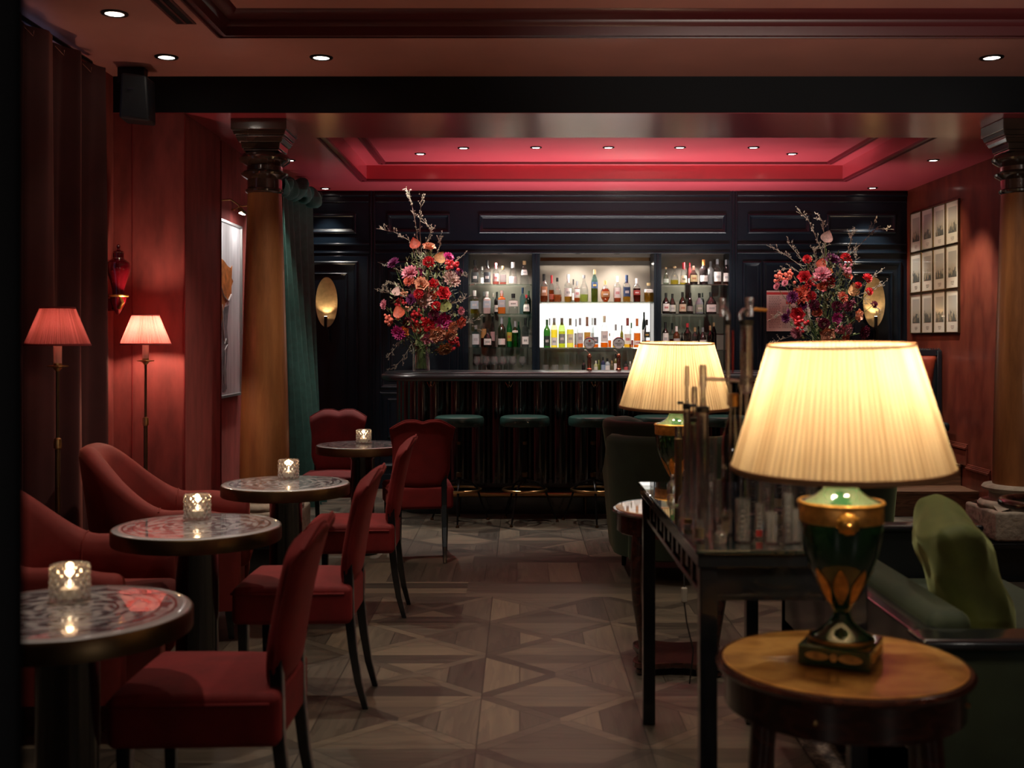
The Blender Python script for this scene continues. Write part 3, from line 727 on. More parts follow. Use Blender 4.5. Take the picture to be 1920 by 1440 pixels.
# ------------------------------------------------------------------ dining chairs
def make_chair(label, group='red velvet dining chairs'):
    t = thing('dining_chair', label, 'chair', (0, 0, 0), 0, group)
    def fs_(x, y, z):
        k = 1 - .10 * (1 - (y + .22) / .45)      # narrower at the rear
        dome = .02 * (1 - (x / .24) ** 2) * (1 - ((y) / .26) ** 2) if z > .42 else 0
        return (x * k, y, z + dome)
    st = obj('seat', MB().rbox(-.225, -.215, .335, .225, .23, .475, .022, 3, fs_), 'redvelvet', t, 60)
    def ring(z, o_): return [((.226 + o_) * sx * (1 - .10 * (1 - (y + .22) / .45)), y, z) for sx, y in ((-1, -.19), (-1, 0), (-1, .2), (-.93, .233), (0, .235), (.93, .233), (1, .2), (1, 0), (1, -.19))]
    obj('piping', MB().tube(ring(.452, .001), .0045, 6), 'redvelvet', st)
    z0 = .475
    def ztop(u):
        a = abs(u)
        if a < .5: return .905 - .014 * math.exp(-(u / .13) ** 2)
        return .905 - .052 * ((a - .5) / .5) ** 1.25
    def hw(z):
        q = (z - z0) / .40
        return .148 + .03 * sm(0, .3, q) + .024 * sm(.55, 1.0, q)
    def yb(z, u):
        q = (z - z0) / .43
        return -.195 - .03 * q - .055 * q * q + .012 * u * u
    b = MB()
    for sgn in (-1, 1):
        def fn(uu, vv, sgn=sgn):
            u = math.sin((uu - .5) * PI); v = .5 - .5 * math.cos(vv * PI)
            z = z0 + v * (ztop(u) - z0); th = .031 * (max(0, (1 - abs(u) ** 7)) ** .5) * (max(0, (1 - abs(2 * v - 1) ** 12)) ** .5)
            roll = -.022 * sm(.9, 1, v)
            return (u * hw(z), yb(z, u) + sgn * th + roll, z)
        b.grid(fn, 28, 26)
    bk = obj('backrest', b, 'redvelvet', t, 60)
    pts = []
    for i in range(61):
        s_ = i / 60
        if s_ < .3: v = s_ / .3; z = z0 + .02 + v * (ztop(1) - z0 - .02); u = -1
        elif s_ > .7: v = (1 - s_) / .3; z = z0 + .02 + v * (ztop(1) - z0 - .02); u = 1
        else: u = -1 + (s_ - .3) / .4 * 2; z = ztop(u)
        roll = -.022 * sm(.9, 1, (z - z0) / (ztop(u) - z0))
        pts.append((u * hw(z) * 1.004, yb(z, u) + roll - .004, z + .002))
    obj('piping', MB().tube(pts, .005, 6), 'redvelvet', bk)
    z = .66; obj('button', MB().lathe([(.012, 0), (.010, .006), (.0001, .008)], 12).xf(Matrix.Translation((0, yb(z, 0) + .030, z)) @ Matrix.Rotation(-PI / 2, 4, 'X')), 'redvelvet', bk)
    for sx in (-1, 1):
        x = sx * .143
        obj('leg', MB().posts([(x, -.195, .56), (x, -.198, .46), (x, -.20, .36), (x, -.215, .22), (x, -.235, .1), (x, -.262, 0)], [.034, .036, .036, .032, .028, .023]), 'black', t, 0, .004)
        x = sx * .195
        obj('leg', MB().posts([(x, .19, .345), (x, .19, .2), (x, .19, 0)], [.038, .034, .025]), 'black', t, 0, .004)
    return t
c0 = make_chair('red velvet dining chair closest to the viewer, pulled up at the nearest table')
c0.location = (-.845, 3.13, 0); c0.rotation_euler = (0, 0, R(90))
dup(c0, (-.85, 4.41, 0), R(90), 'red velvet dining chair at the second table, side-on, behind the closest chair')
dup(c0, (-.85, 5.81, 0), R(91), 'red velvet dining chair at the third table beside the column, side-on')
dup(c0, (-.66, 7.30, 0), R(10), 'red velvet dining chair showing its back, in front of the farthest table')
dup(c0, (-1.30, 7.83, 0), R(183), 'red velvet dining chair facing the viewer behind the farthest table')

# ------------------------------------------------------------------ tub armchairs
def make_tub(label, mat, group, hb=.90, ha=.625, f0=.12, f1=.66):
    t = thing('tub_armchair', label, 'armchair', (0, 0, 0), 0, group)
    ra, st_ = .30, .33
    L = PI * ra / 2 + st_
    def plan(s):   # s -1..1 ; returns point, outward normal
        l = abs(s) * L; sg = -1 if s < 0 else 1
        if l < PI * ra / 2:
            a = l / ra; return (sg * ra * math.sin(a) * 1.06, -.04 - ra * math.cos(a)), (sg * math.sin(a), -math.cos(a))
        yy = l - PI * ra / 2
        return (sg * ra * 1.06, -.04 + yy), (sg, 0)
    def h(s):
        a = abs(s); return ha + (hb - ha) * (1 - sm(f0, f1, a)) - .02 * sm(.8, 1, a)
    sec = [(.035, .14), (.045, .25), (.058, .5)]      # outer, lower part: offset, z fraction
    def cross(s):
        (x, y), (nx, ny) = plan(s); H_ = h(s); out = []
        back = (1 - sm(.2, .7, abs(s))) * .045
        pts = [(.02, .15), (.035, .30), (.05, .3 + (H_ - .3) * .55), (.062, H_ - .05), (.055, H_ - .015), (.03, H_), (-.005, H_ - .005), (-.032, H_ - .03), (-.045, H_ - .08), (-.042, .3 + (H_ - .3) * .5), (-.03, .36), (-.02, .15)]
        for o_, z in pts:
            e = o_ + back * max(0, (z - .35) / (hb - .35))
            out.append((x + nx * e, y + ny * e, z))
        return out
    n = 64; b = MB(); vs = []; K = 12
    ss = [-1 + 2 * i / n for i in range(n + 1)]
    for s in ss: vs += cross(s)
    # rounded arm fronts
    def capring(s, k):
        c = cross(s); cx = sum(p[0] for p in c) / K; cz = sum(p[2] for p in c) / K; f, dy = ((.93, .018), (.75, .032), (.4, .04))[k]
        return [(cx + (p[0] - cx) * f, p[1] + dy, cz + (p[2] - cz) * (1 - (1 - f) * .35)) for p in c]
    head = []
    for k in (2, 1, 0): head += capring(-1, k)
    tail = []
    for k in (0, 1, 2): tail += capring(1, k)
    vs = head + vs + tail; rows = n + 7
    fs = [(i * K + j, i * K + (j + 1) % K, (i + 1) * K + (j + 1) % K, (i + 1) * K + j) for i in range(rows - 1) for j in range(K)]
    fs += [tuple(range(K))[::-1], tuple((rows - 1) * K + j for j in range(K))]
    b.add(vs, fs)
    sh = obj('shell', b, mat, t, 70)
    for sx in (-1, 1):
        pts = []
        for s_ in [sx * .60]:
            c = cross(s_)[4:11]; pts = [(p[0] + 0, p[1], p[2] + .001) for p in c]
        obj('seam', MB().tube(pts, .004, 6), mat, sh)
    obj('seat_base', MB().rbox(-.27, -.30, .13, .27, .31, .34, .03, 3), mat, t, 60)
    def dome(x, y, z):
        k = 1 - .06 * max(0, -y / .3)
        return (x * k, y, z + (.03 * (1 - (x / .3) ** 2) if z > .4 else 0))
    cu = obj('seat_cushion', MB().rbox(-.275, -.26, .335, .275, .37, .455, .045, 4, dome), mat, t, 60)
    obj('button', MB().lathe([(.014, 0), (.012, .008), (.0001, .011)], 12).xf(Matrix.Translation((0, -.04 - ra + .012, .64)) @ Matrix.Rotation(-PI / 2, 4, 'X')), mat, sh)
    for x, y in ((-.24, .27), (.24, .27), (-.2, -.25), (.2, -.25)):
        obj('leg', MB().posts([(x, y, .16), (x * 1.03, y * 1.05, 0)], [.042, .026]), 'black', t, 0, .004)
    return t
a0 = make_tub('rust red velvet tub armchair at the second table, closest to the viewer', 'tubvelvet', 'red tub armchairs')
a0.location = (-1.70, 4.17, 0); a0.rotation_euler = (0, 0, R(-88))
dup(a0, (-1.68, 5.47, 0), R(-80), 'rust red velvet tub armchair between the two floor lamps at the third table')
g0 = make_tub('dark green velvet tub armchair seen from behind, left of the smaller urn lamp', 'greenvelvet', 'green tub armchairs', .86, .66, .46, 1.0)
g0.location = (.895, 6.72, 0); g0.rotation_euler = (0, 0, 0)
dup(g0, (1.02, 7.85, 0), R(-70), 'dark green velvet tub armchair just in front of the bar stools')
dup(g0, (1.90, 6.85, 0), R(4), 'green velvet tub armchair behind the big lampshade, near the steps')

# ------------------------------------------------------------------ bistro tables
def make_table(label, group='round inlaid bistro tables'):
    t = thing('bistro_table', label, 'table', (0, 0, 0), 0, group)
    tp = obj('table_top', MB().lathe([(.0001, .72), (.27, .72), (.296, .7195), (.300, .717), (.300, .700), (.0001, .700)], 96, caps=False), 'inlay', t, 40)
    obj('rim', MB().lathe([(.3005, .665), (.3055, .668), (.3055, .712), (.3025, .716), (.3005, .716)], 96, caps=False).lathe([(.0001, .664), (.3035, .664), (.3035, .699), (.0001, .699)], 96, caps=False), 'darkbrass', t, 40)
    obj('pedestal', MB().lathe([(.079, .03), (.079, .10), (.077, .12), (.077, .62), (.10, .655), (.14, .664)], 40), 'black', t)
    obj('foot', MB().lathe([(.103, 0), (.105, .006), (.105, .02), (.095, .032), (.083, .04), (.079, .055)], 48), 'black', t)
    return t
t0 = make_table('round inlaid bistro table nearest the viewer with a lampshade mirrored in its top')
t0.location = (-1.143, 2.83, 0)
dup(t0, (-1.193, 4.14, 0), R(40), 'round inlaid bistro table second from the viewer, between tub armchair and dining chair')
dup(t0, (-1.127, 5.39, 0), R(80), 'round inlaid bistro table in front of the walnut column')
dup(t0, (-1.04, 7.40, 0), R(120), 'farthest round inlaid bistro table, near the bar counter')

def make_votive(label):
    t = thing('candle_holder', label, 'candle holder', (0, 0, 0), 0, 'cut glass candle holders')
    def rf(r, a, z):
        if r < .041: return r
        return r * (1 + .085 * math.cos(a * 13 + (PI if int((z + .001) / .0158) % 2 else 0)) * math.sin((z / .0158 % 1) * PI))
    prof = [(.0001, .004), (.042, .004)] + [(.049, .004 + .003 * i) for i in range(31)] + [(.0475, .097), (.0405, .095), (.0405, .014), (.0001, .012)]
    obj('glass_cup', MB().lathe(prof, 112, rfun=rf, caps=False), 'cutglass', t, 30)
    obj('candle', MB().lathe([(.0001, .015), (.024, .015), (.024, .035), (.0001, .034)], 24, caps=False), 'wax', t)
    obj('flame', MB().lathe([(.0001, .036), (.004, .040), (.005, .045), (.003, .052), (.0001, .059)], 12, caps=False), 'flame', t)
    return t
v0 = make_votive('bumpy cut glass candle holder on the nearest round table'); v0.location = (X(131, 2.93), 2.93, .72)
dup(v0, (X(370, 4.27), 4.27, .72), 0, 'bumpy cut glass candle holder on the second round table')
dup(v0, (X(541, 5.53), 5.53, .72), .1, 'bumpy cut glass candle holder on the table by the column')
dup(v0, (X(682, 7.42), 7.42, .72), .2, 'bumpy cut glass candle holder on the farthest round table')
for p in ((X(131, 2.93), 2.93), (X(370, 4.27), 4.27), (X(541, 5.53), 5.53), (X(682, 7.42), 7.42)):
    point('candle_flame_light', (p[0], p[1], .72 + .078), .22, (1, .6, .3), .01)

# ------------------------------------------------------------------ floor lamps
def pleated(b, r0, r1, z0, z1, n, amp, steps=6, bulge=0):
    N = n * 4
    prof = [(r0 + (r1 - r0) * k / steps, z0 + (z1 - z0) * k / steps) for k in range(steps + 1)]
    rs = random.Random(3); jit = [rs.uniform(.5, 1.3) for _ in range(n)]
    def rf(r, a, z):
        q = a / (2 * PI) * n; k = int(q) % n
        return r - amp * jit[k] * (1 - abs(math.cos(PI * (q % 1)))) * (.5 + .5 * (r / r0))
    b.lathe(prof, N, rfun=rf, caps=False); return b
def make_floor_lamp(label):
    t = thing('floor_lamp', label, 'floor lamp', (0, 0, 0), 0, 'brass candle floor lamps')
    obj('base', MB().lathe([(.13, 0), (.13, .012), (.11, .022), (.03, .03), (.012, .05)], 40), 'brass', t)
    obj('pole', MB().lathe([(.011, .03), (.011, .94)], 16).lathe([(.007, .94), (.007, 1.285)], 16), 'darkbrass', t)
    obj('collar', MB().lathe([(.011, .93), (.016, .935), (.017, .955), (.015, .975), (.008, .98)], 20), 'brass', t)
    obj('drip_dish', MB().lathe([(.008, 1.27), (.02, 1.285), (.045, 1.29), (.046, 1.294), (.018, 1.297), (.018, 1.305), (.0001, 1.305)], 28), 'brass', t)
    obj('candle_sleeve', MB().lathe([(.0175, 1.304), (.0175, 1.42)], 20), 'ivory', t)
    obj('bulb', MB().lathe([(.006, 1.421), (.018, 1.44), (.02, 1.46), (.012, 1.49), (.0001, 1.505)], 16), 'redbulb', t)
    sh = obj('lamp_shade', pleated(MB(), .137, .073, 1.385, 1.545, 84, .0035), 'red_shade', t, 60)
    obj('trim_tape', MB().lathe([(.1375, 1.380), (.139, 1.381), (.1375, 1.389)], 64, caps=False), 'redtape', sh)
    obj('trim_tape', MB().lathe([(.073, 1.541), (.075, 1.544), (.073, 1.549)], 64, caps=False), 'redtape', sh)
    obj('wire_spider', MB().tube([(-.072, 0, 1.54), (0, 0, 1.535), (.072, 0, 1.54)], .002, 6).tube([(0, -.072, 1.54), (0, 0, 1.535), (0, .072, 1.54)], .002, 6).tube([(0, 0, 1.5), (0, 0, 1.54)], .002, 6), 'brass', sh)
    return t
f0 = make_floor_lamp('slim brass floor lamp with pink red pleated shade, nearer one by the curtains')
f0.location = (X(108, 4.88), 4.88, 0)
f1 = dup(f0, (X(273, 6.22), 6.22, 0), .5, 'slim brass floor lamp glowing against the crimson velvet wall')
for o in bpy.data.objects:
    if o.parent == f1 and o.name.startswith('bulb'):
        o.data = o.data.copy(); o.data.materials[0] = emit_mat('brighter_candle_bulb_glow', (1, .68, .48), 540)

# ------------------------------------------------------------------ urn lamps on round tables
def make_urn_lamp(label):
    t = thing('table_lamp', label, 'lamp', (0, 0, 0), 0, 'green urn lamps with cream shades')
    pl = obj('plinth', MB().box(-.078, -.078, 0, .078, .078, .042), 'greenglaze', t, 0, .003)
    b = MB()
    for k in range(4):
        mt = Matrix.Rotation(k * PI / 2, 4, 'Z'); q = MB()
        T = lambda u, v, h: (u, -.0782 - h, v)
        for cx, rx in ((-.036, .026), (.036, .026), (0, .008)):
            q.poly([(cx + rx * math.cos(a), .021 + .009 * math.sin(a)) for a in [i * PI / 8 for i in range(16)]], .001, T)
        q.xf(mt); b.add(q.v, q.f)
    obj('gilt_inlay', b, 'goldleaf', pl, 0)
    obj('foot', MB().lathe([(.070, .042), (.070, .048), (.064, .056), (.045, .068), (.028, .083), (.020, .097), (.017, .107), (.020, .116)], 40), 'greenglaze', t)
    obj('foot_ring', MB().lathe([(.071, .043), (.074, .048), (.071, .053)], 48, caps=False), 'gold', t)
    ZC = lambda z_: .115 + (z_ - .15) * .84
    ur = obj('urn_body', MB().lathe([(r_, ZC(z_)) for r_, z_ in ((.020, .148), (.026, .160), (.034, .175), (.05, .215), (.068, .255), (.082, .30), (.089, .345), (.091, .385), (.0915, .43))], 56), 'greenglaze', t)
    # leaf lobes at the bottom of the bowl
    b = MB()
    def rad(z):
        pr = [(.148, .020), (.160, .026), (.175, .034), (.215, .05), (.255, .068), (.30, .082), (.345, .089)]
        for (za, ra), (zb, rb) in zip(pr, pr[1:]):
            if z <= zb: return ra + (rb - ra) * (z - za) / (zb - za)
        return .089
    for k in range(8):
        a = k * PI / 4 + .2
        b.grid(lambda u, v: ((rad(.165 + .10 * v) + .002) * math.cos(a + (u - .5) * .62 * math.sin(PI * min(.98, .12 + v * .88))),
                             (rad(.165 + .10 * v) + .002) * math.sin(a + (u - .5) * .62 * math.sin(PI * min(.98, .12 + v * .88))), ZC(.165 + .10 * v)), 6, 8)
    obj('gilt_leaves', b, 'goldleaf', ur)
    obj('gilt_band', MB().lathe([(r_, ZC(z_)) for r_, z_ in ((.0918, .382), (.0928, .385), (.0932, .425), (.0918, .43))], 56, caps=False, rfun=lambda r, a, z: r), 'goldleaf', ur)
    obj('rim', MB().lathe([(.091, .345), (.0955, .348), (.0965, .353), (.093, .357), (.088, .356)], 56, caps=False), 'gold', ur)
    obj('lid', MB().lathe([(.090, .354), (.078, .359), (.058, .367), (.042, .379), (.033, .395), (.029, .415), (.029, .44), (.035, .452), (.0001, .456)], 48), 'greenpale', t)
    obj('lion_mask', MB().lathe([(.0235, 0), (.025, .004), (.021, .010), (.012, .016), (.0001, .018)], 24, rfun=lambda r, a, z: r * (1 + .10 * math.cos(a * 11)) if r > .015 else r)
        .lathe([(.006, .016), (.006, .021), (.003, .026), (.0001, .026)], 10, c=(0, -.003, 0)).lathe([(.003, .015), (.002, .019), (.0001, .020)], 8, c=(-.007, .005, 0)).lathe([(.003, .015), (.002, .019), (.0001, .020)], 8, c=(.007, .005, 0))
        .xf(Matrix.Rotation(R(21), 4, 'Z') @ Matrix.Translation((0, -.092, .318)) @ Matrix.Rotation(PI / 2, 4, 'X')), 'gold', ur, 40)
    obj('lamp_holder', MB().lathe([(.010, .455), (.010, .575), (.014, .58), (.014, .60), (.0001, .60)], 16).tube([(-.075, 0, .60), (-.07, 0, .585), (0, 0, .58), (.07, 0, .585), (.075, 0, .60)], .006, 8), 'brass', t)
    for sx in (-1, 1): obj('bulb', MB().lathe([(.010, .601), (.022, .615), (.028, .635), (.022, .657), (.0001, .667)], 20, c=(sx * .075, 0, 0)), 'bulb', t)
    sh = obj('lamp_shade', pleated(MB(), .246, .161, .425 + .005, .705, 96, .004, 8), 'cream_shade', t, 60)
    obj('trim_tape', MB().lathe([(.2455, .424), (.248, .426), (.248, .434), (.2455, .437)], 96, caps=False), 'trimtape', sh)
    obj('trim_tape', MB().lathe([(.1605, .702), (.1625, .703), (.1625, .707), (.1605, .708)], 96, caps=False), 'trimtape', sh)
    sh.matrix_local = Matrix.Translation((0, 0, .56)) @ Matrix.Rotation(R(2.2), 4, 'X') @ Matrix.Translation((0, 0, -.56))
    return t
L1 = (X(1577, 2.52), 2.52, .686); L2 = (X(1268, 4.87), 4.87, .686)
u0 = make_urn_lamp('large looking cream shaded green urn lamp in the right foreground'); u0.location = L1; u0.rotation_euler = (0, 0, R(-28))
dup(u0, L2, R(8), 'cream shaded green urn lamp farther back, behind the glassware table')

def make_side_table(label):
    t = thing('side_table', label, 'table', (0, 0, 0), 0, 'round mahogany side tables')
    obj('table_top', MB().lathe([(.0001, .680), (.262, .680), (.276, .678), (.282, .671), (.279, .664), (.272, .662), (.0001, .662)], 80, caps=False), 'mahog', t)
    obj('veneer', MB().lathe([(.0001, .6812), (.266, .6812), (.266, .678)], 80, caps=False), 'burr', t)
    obj('glass_top', MB().lathe([(.0001, .6820), (.264, .6820), (.265, .684), (.264, .6860), (.0001, .6860)], 80, caps=False), 'coverglass', t)
    ap = obj('apron', MB().lathe([(.262, .662), (.262, .585), (.255, .58), (.245, .585), (.245, .662)], 80, caps=False).lathe([(.0001, .66), (.25, .66)], 80, caps=False), 'mahog', t)
    for k in range(4):
        a = PI / 4 + k * PI / 2 + .3
        obj('stud', MB().lathe([(.006, 0), (.005, .005), (.0001, .007)], 10).xf(Matrix.Rotation(a, 4, 'Z') @ Matrix.Translation((.262, 0, .62)) @ Matrix.Rotation(PI / 2, 4, 'Y')), 'brass', ap)
    for k in range(4):
        a = PI / 4 + k * PI / 2 - .25
        pr = [(.235, .60), (.243, .52), (.252, .42), (.247, .32), (.226, .2), (.212, .12), (.216, .055)]
        w_ = [.046, .044, .040, .034, .029, .027, .028]
        obj('leg', MB().tube([(r * math.cos(a), r * math.sin(a), z) for r, z in pr], [q * .62 for q in w_], 8), 'mahog', t, 50)
    pts = []
    for i in range(64):
        a = i / 64 * 2 * PI; r = .165 + .085 * abs(math.cos(2 * (a - PI / 4 + .25))) ** 3
        pts.append((r * math.cos(a), r * math.sin(a)))
    obj('platform', MB().poly(pts, .024, lambda u, v, h: (u, v, .03 + h)), 'mahog', t, 0, .004)
    for k in range(4):
        a = PI / 4 + k * PI / 2 - .25
        obj('foot', MB().lathe([(.016, 0), (.024, .01), (.022, .026), (.014, .031)], 16, c=(.222 * math.cos(a), .222 * math.sin(a), 0)), 'mahog', t)
    return t
s0 = make_side_table('round burr wood side table under the large urn lamp in the right foreground'); s0.location = (X(1580, 2.52), 2.52, 0)
dup(s0, (X(1270, 4.85), 4.85, 0), .15, 'round dark wood side table with bowed legs under the farther urn lamp')
c = obj('inline_switch', MB().rbox(-.012, -.008, 0, .012, .008, .062, .006, 3), 'bark', None, 60)
c.location = (X(1283, 4.50), 4.50, Z(1130, 4.50)); tag(c, 'small cream inline switch hanging on the cable below the farther side table', 'switch')
obj('cable', MB().tube([(0, 0, .062), (0, .01, .11), (.006, .035, .18), (.01, .06, .25)], .003, 6).tube([(0, 0, 0), (.01, 0, -.08), (.04, .02, -.2), (.03, .06, -Z(1130, 4.50) + .006)], .003, 6), 'dgreyrub', c)

# ------------------------------------------------------------------ console table with glassware
TX0, TX1, TY0, TY1, TZ = .45, .87, 2.80, 4.13, .88
t = thing('console_table', 'long black fretwork console table with dark glass top carrying laboratory glassware', 'table', (0, 0, 0))
obj('glass_top', MB().box(TX0 - .012, TY0 - .012, TZ - .012, TX1 + .012, TY1 + .012, TZ), 'tableglass', t, 0, .003)
b = MB().box(TX0 - .006, TY0 - .006, TZ - .045, TX1 + .006, TY1 + .006, TZ - .0125)
b.frame(TX0 + .008, TY0 + .008, TX1 - .008, TY1 - .008, [(0, TZ - .13), (.014, TZ - .13), (.014, TZ - .115), (0, TZ - .115), (0, TZ - .13)])
for s_ in (0, 1):
    x = TX0 + .015 if s_ == 0 else TX1 - .015
    n = 7
    for k in range(1, n):
        y = TY0 + (TY1 - TY0) * k / n
        b.box(x - .007, y - .012, TZ - .116, x + .007, y + .012, TZ - .044)
        y2 = y - (TY1 - TY0) / n / 2
        b.box(x - .006, y2 - .02, TZ - .1, x + .006, y2 + .02, TZ - .062)
b.box(TX0 + .02, TY0 + .008, TZ - .116, TX1 - .02, TY0 + .022, TZ - .044)
b.box(TX0 + .02, TY1 - .022, TZ - .116, TX1 - .02, TY1 - .008, TZ - .044)
obj('fretwork_apron', b, 'black', t, 0, .002)
for x in (TX0 + .022, TX1 - .022):
    for y in (TY0 + .022, TY1 - .022):
        obj('leg', MB().box(x - .022, y - .022, 0, x + .022, y + .022, TZ - .044), 'black', t, 0, .003)

def lab(name, label, cat, x, y, group=None): return thing(name, label, cat, (x, y, TZ + .0005), 0, group)
G = 'laboratory glassware on the console table'
def cyl(r, h, n=24, wall=.0018, z0=0):
    return [(.0001, z0 + .003), (r * .7, z0 + .0015), (r, z0 + .004), (r, z0 + h), (r - wall, z0 + h), (r - wall, z0 + .006), (.0001, z0 + .005)]
# tall still with two upright tubes
dT = 3.05
x0 = X(1376, dT)
t = lab('glass_still', 'tallest glass still with two upright tubes and stoppered heads, dark flask below', 'glassware', x0, dT, G)
k = dT / F
def lx(px): return (px - 1376) * k
def lz(py): return max(.002, Z(py, dT) - TZ)
obj('flask', MB().lathe([(.0001, .002), (.030, .002), (.034, .01), (.034, lz(850)), (.032, lz(820)), (.018, lz(790)), (.012, lz(770)), (.012, lz(742))], 32), 'smoke', t)
obj('cork_collar', MB().lathe([(.0145, lz(762)), (.0145, lz(742)), (.011, lz(738))], 24), 'goldleaf', t)
for pxa, pya, w_ in ((1365, 612, .0065), (1400, 612, .017)):
    b = MB().lathe([(w_, lz(722)), (w_ * 1.0, lz(612)), (w_ * .8, lz(608))], 24, c=(lx(pxa), 0, 0), caps=False)
    b.lathe([(w_ * .4, lz(760)), (w_ * .4, lz(600))], 12, c=(lx(pxa), 0, 0), caps=False)
    obj('condenser_tube', b, 'labglass', t)
for pxa, w_ in ((1365, .0075), (1400, .018)):
    obj('black_ring', MB().lathe([(w_, lz(610)), (w_ * 1.08, lz(608)), (w_ * 1.08, lz(602)), (w_, lz(600))], 20, c=(lx(pxa), 0, 0)), 'dgreyrub', t)
obj('inner_coil', MB().tube([(lx(1397) + .004 * math.cos(i * .9), .004 * math.sin(i * .9), lz(700 - i * 1.9)) for i in range(48)], .0018, 6), 'labglass', t)
obj('red_tube', MB().tube([(lx(1374), 0, lz(700)), (lx(1374), 0, lz(620))], .0028, 8).tube([(lx(1397), 0, lz(660)), (lx(1397), 0, lz(620))], .0028, 8), 'redtape', t)
b = MB().tube([(lx(1365), 0, lz(602)), (lx(1366), 0, lz(592)), (lx(1361), 0, lz(580)), (lx(1354), 0, lz(575))], .007, 12)
b.tube([(lx(1390), 0, lz(602)), (lx(1388), 0, lz(590)), (lx(1394), 0, lz(582)), (lx(1402), 0, lz(580))], .007, 12)
obj('elbow', b, 'labglass', t)
obj('stopper', MB().lathe([(.008, lz(594)), (.009, lz(585)), (.0085, lz(570)), (.010, lz(566)), (.0095, lz(560)), (.0001, lz(559))], 20, c=(lx(1354), 0, 0)), 'labglass', t)
obj('stopper', MB().lathe([(.012, lz(594)), (.013, lz(585)), (.0115, lz(570)), (.013, lz(566)), (.0125, lz(558)), (.0001, lz(557))], 20, c=(lx(1405), 0, 0)), 'labglass', t)
obj('side_arm', MB().tube([(lx(1414), 0, lz(580)), (lx(1424), 0, lz(581)), (lx(1438), 0, lz(582))], .005, 12), 'goldleaf', t)
b = MB().lathe([(.0001, lz(742)), (.016, lz(736)), (.021, lz(722)), (.016, lz(710)), (.0001, lz(704))], 24, c=(lx(1399), 0, 0))
b.tube([(lx(1322), 0, lz(711)), (lx(1360), 0, lz(712)), (lx(1392), 0, lz(716))], .005, 12).lathe([(.006, lz(742)), (.006, lz(1010))], 12, c=(lx(1399), -.006, 0), caps=False)
obj('receiver_bulb', b, 'labglass', t)
for px_, py0, py1 in ((1365, 1000, 720), (1384, 1005, 722)):
    obj('glass_rod', MB().lathe([(.0035, lz(py0)), (.0035, lz(py1))], 10, c=(lx(px_), -.036, 0)), 'labglass', t)
# shorter double stills
def still(px, py_top, d, w, label, fill='plum', knob=True):
    x = X(px, d); t = lab('glass_column', label, 'glassware', x, d, G)
    hz = Z(py_top, d) - TZ
    obj('column', MB().lathe(cyl(w, hz * .74), 24), 'labglass', t)
    obj('liquid', MB().lathe([(w * .8, .01), (w * .8, hz * .70)], 20), fill, t)
    obj('stopcock_head', MB().lathe([(w * .6, hz * .74), (w * .45, hz * .8), (w * .45, hz * .86), (w * .62, hz * .88), (w * .62, hz * .985), (w * .5, hz), (.0001, hz)], 20), 'labglass', t)
    obj('joint_ring', MB().lathe([(w * 1.02, hz * .72), (w * 1.12, hz * .725), (w * 1.12, hz * .75), (w * .9, hz * .755)], 20), 'dgreyrub', t)
    if knob: obj('side_knob', MB().tube([(-w * 2.2, 0, hz * .76), (-w, 0, hz * .76)], .004, 8).lathe([(.0001, -.006), (.006, 0), (.0001, .006)], 10, c=(-w * 2.2, 0, hz * .76)), 'dgreyrub', t)
    return t
still(1288, 686, 3.25, .0105, 'slim glass column with stopcock, far left of the still group')
still(1318, 684, 3.0, .016, 'plum coloured glass column with bulb top, in front of the farther lampshade')
still(1302, 725, 3.4, .014, 'short glass column filled plum, behind the slim one', 'plum', False)
def beaker(px, py_top, d, w, label, fill=None, lev=.5, name='glass_cylinder', neck=False, band=None, ribs=True):
    x = X(px, d); t = lab(name, label, 'glassware', x, d, G); h = Z(py_top, d) - TZ
    if neck: pr = [(.0001, .003), (w * .9, .002), (w, .008), (w, h * .45), (w * .9, h * .55), (w * .35, h * .72), (w * .35, h * .96), (w * .45, h), (w * .3, h)]
    else: pr = cyl(w, h)
    obj('glass', MB().lathe(pr, 28, caps=False), 'labglass', t)
    if fill: obj('liquid', MB().lathe([(.0001, .008), (w * .86, .008), (w * .86, h * lev), (.0001, h * lev)], 24, caps=False), fill, t)
    if ribs and not neck:
        b = MB()
        for q in range(5): b.lathe([(w * 1.003, h * (.25 + .12 * q)), (w * 1.015, h * (.25 + .12 * q) + .0012), (w * 1.003, h * (.25 + .12 * q) + .0024)], 16, a0=-PI * .62, a1=-PI * .5, caps=False)
        obj('marking', b, 'ink', t)
    if band: obj('label', MB().lathe([(w * 1.01, h * .08), (w * 1.01, h * .26)], 12, a0=-PI * .8, a1=-PI * .35, caps=False), band, t)
    return t
beaker(1272, 800, 3.55, .012, 'narrow glass measuring tube holding golden liquid at the table edge', 'amberliq', .84, 'measuring_tube')
beaker(1290, 960, 3.15, .012, 'low glass tube of amber liquid near the table front edge', 'amberliq', .5, 'measuring_tube', ribs=False)
beaker(1312, 975, 2.92, .013, 'small glass vial of amber liquid right of the low tube', 'amberliq', .6, 'glass_vial', ribs=False)
beaker(1325, 880, 3.1, .020, 'clear long-necked glass flask in front of the plum columns', None, .3, 'glass_flask', True)
beaker(1334, 820, 3.5, .017, 'tall empty graduated cylinder behind the long-necked flask')
beaker(1345, 900, 2.98, .011, 'thin clear glass tube left of the dark still flask', 'plum', .3)
beaker(1350, 985, 2.88, .017, 'squat clear glass bottle at the front corner of the table', None, .3, 'glass_bottle', True)
beaker(1412, 862, 3.35, .022, 'broad dark filled glass cylinder right of the still', 'smoke', .9)
beaker(1437, 866, 3.1, .020, 'clear graduated glass cylinder under the big lampshade, first from the still', None)
beaker(1462, 868, 3.45, .024, 'dark filled glass cylinder under the big lampshade, second from the still', 'smoke', .85, band='mat')
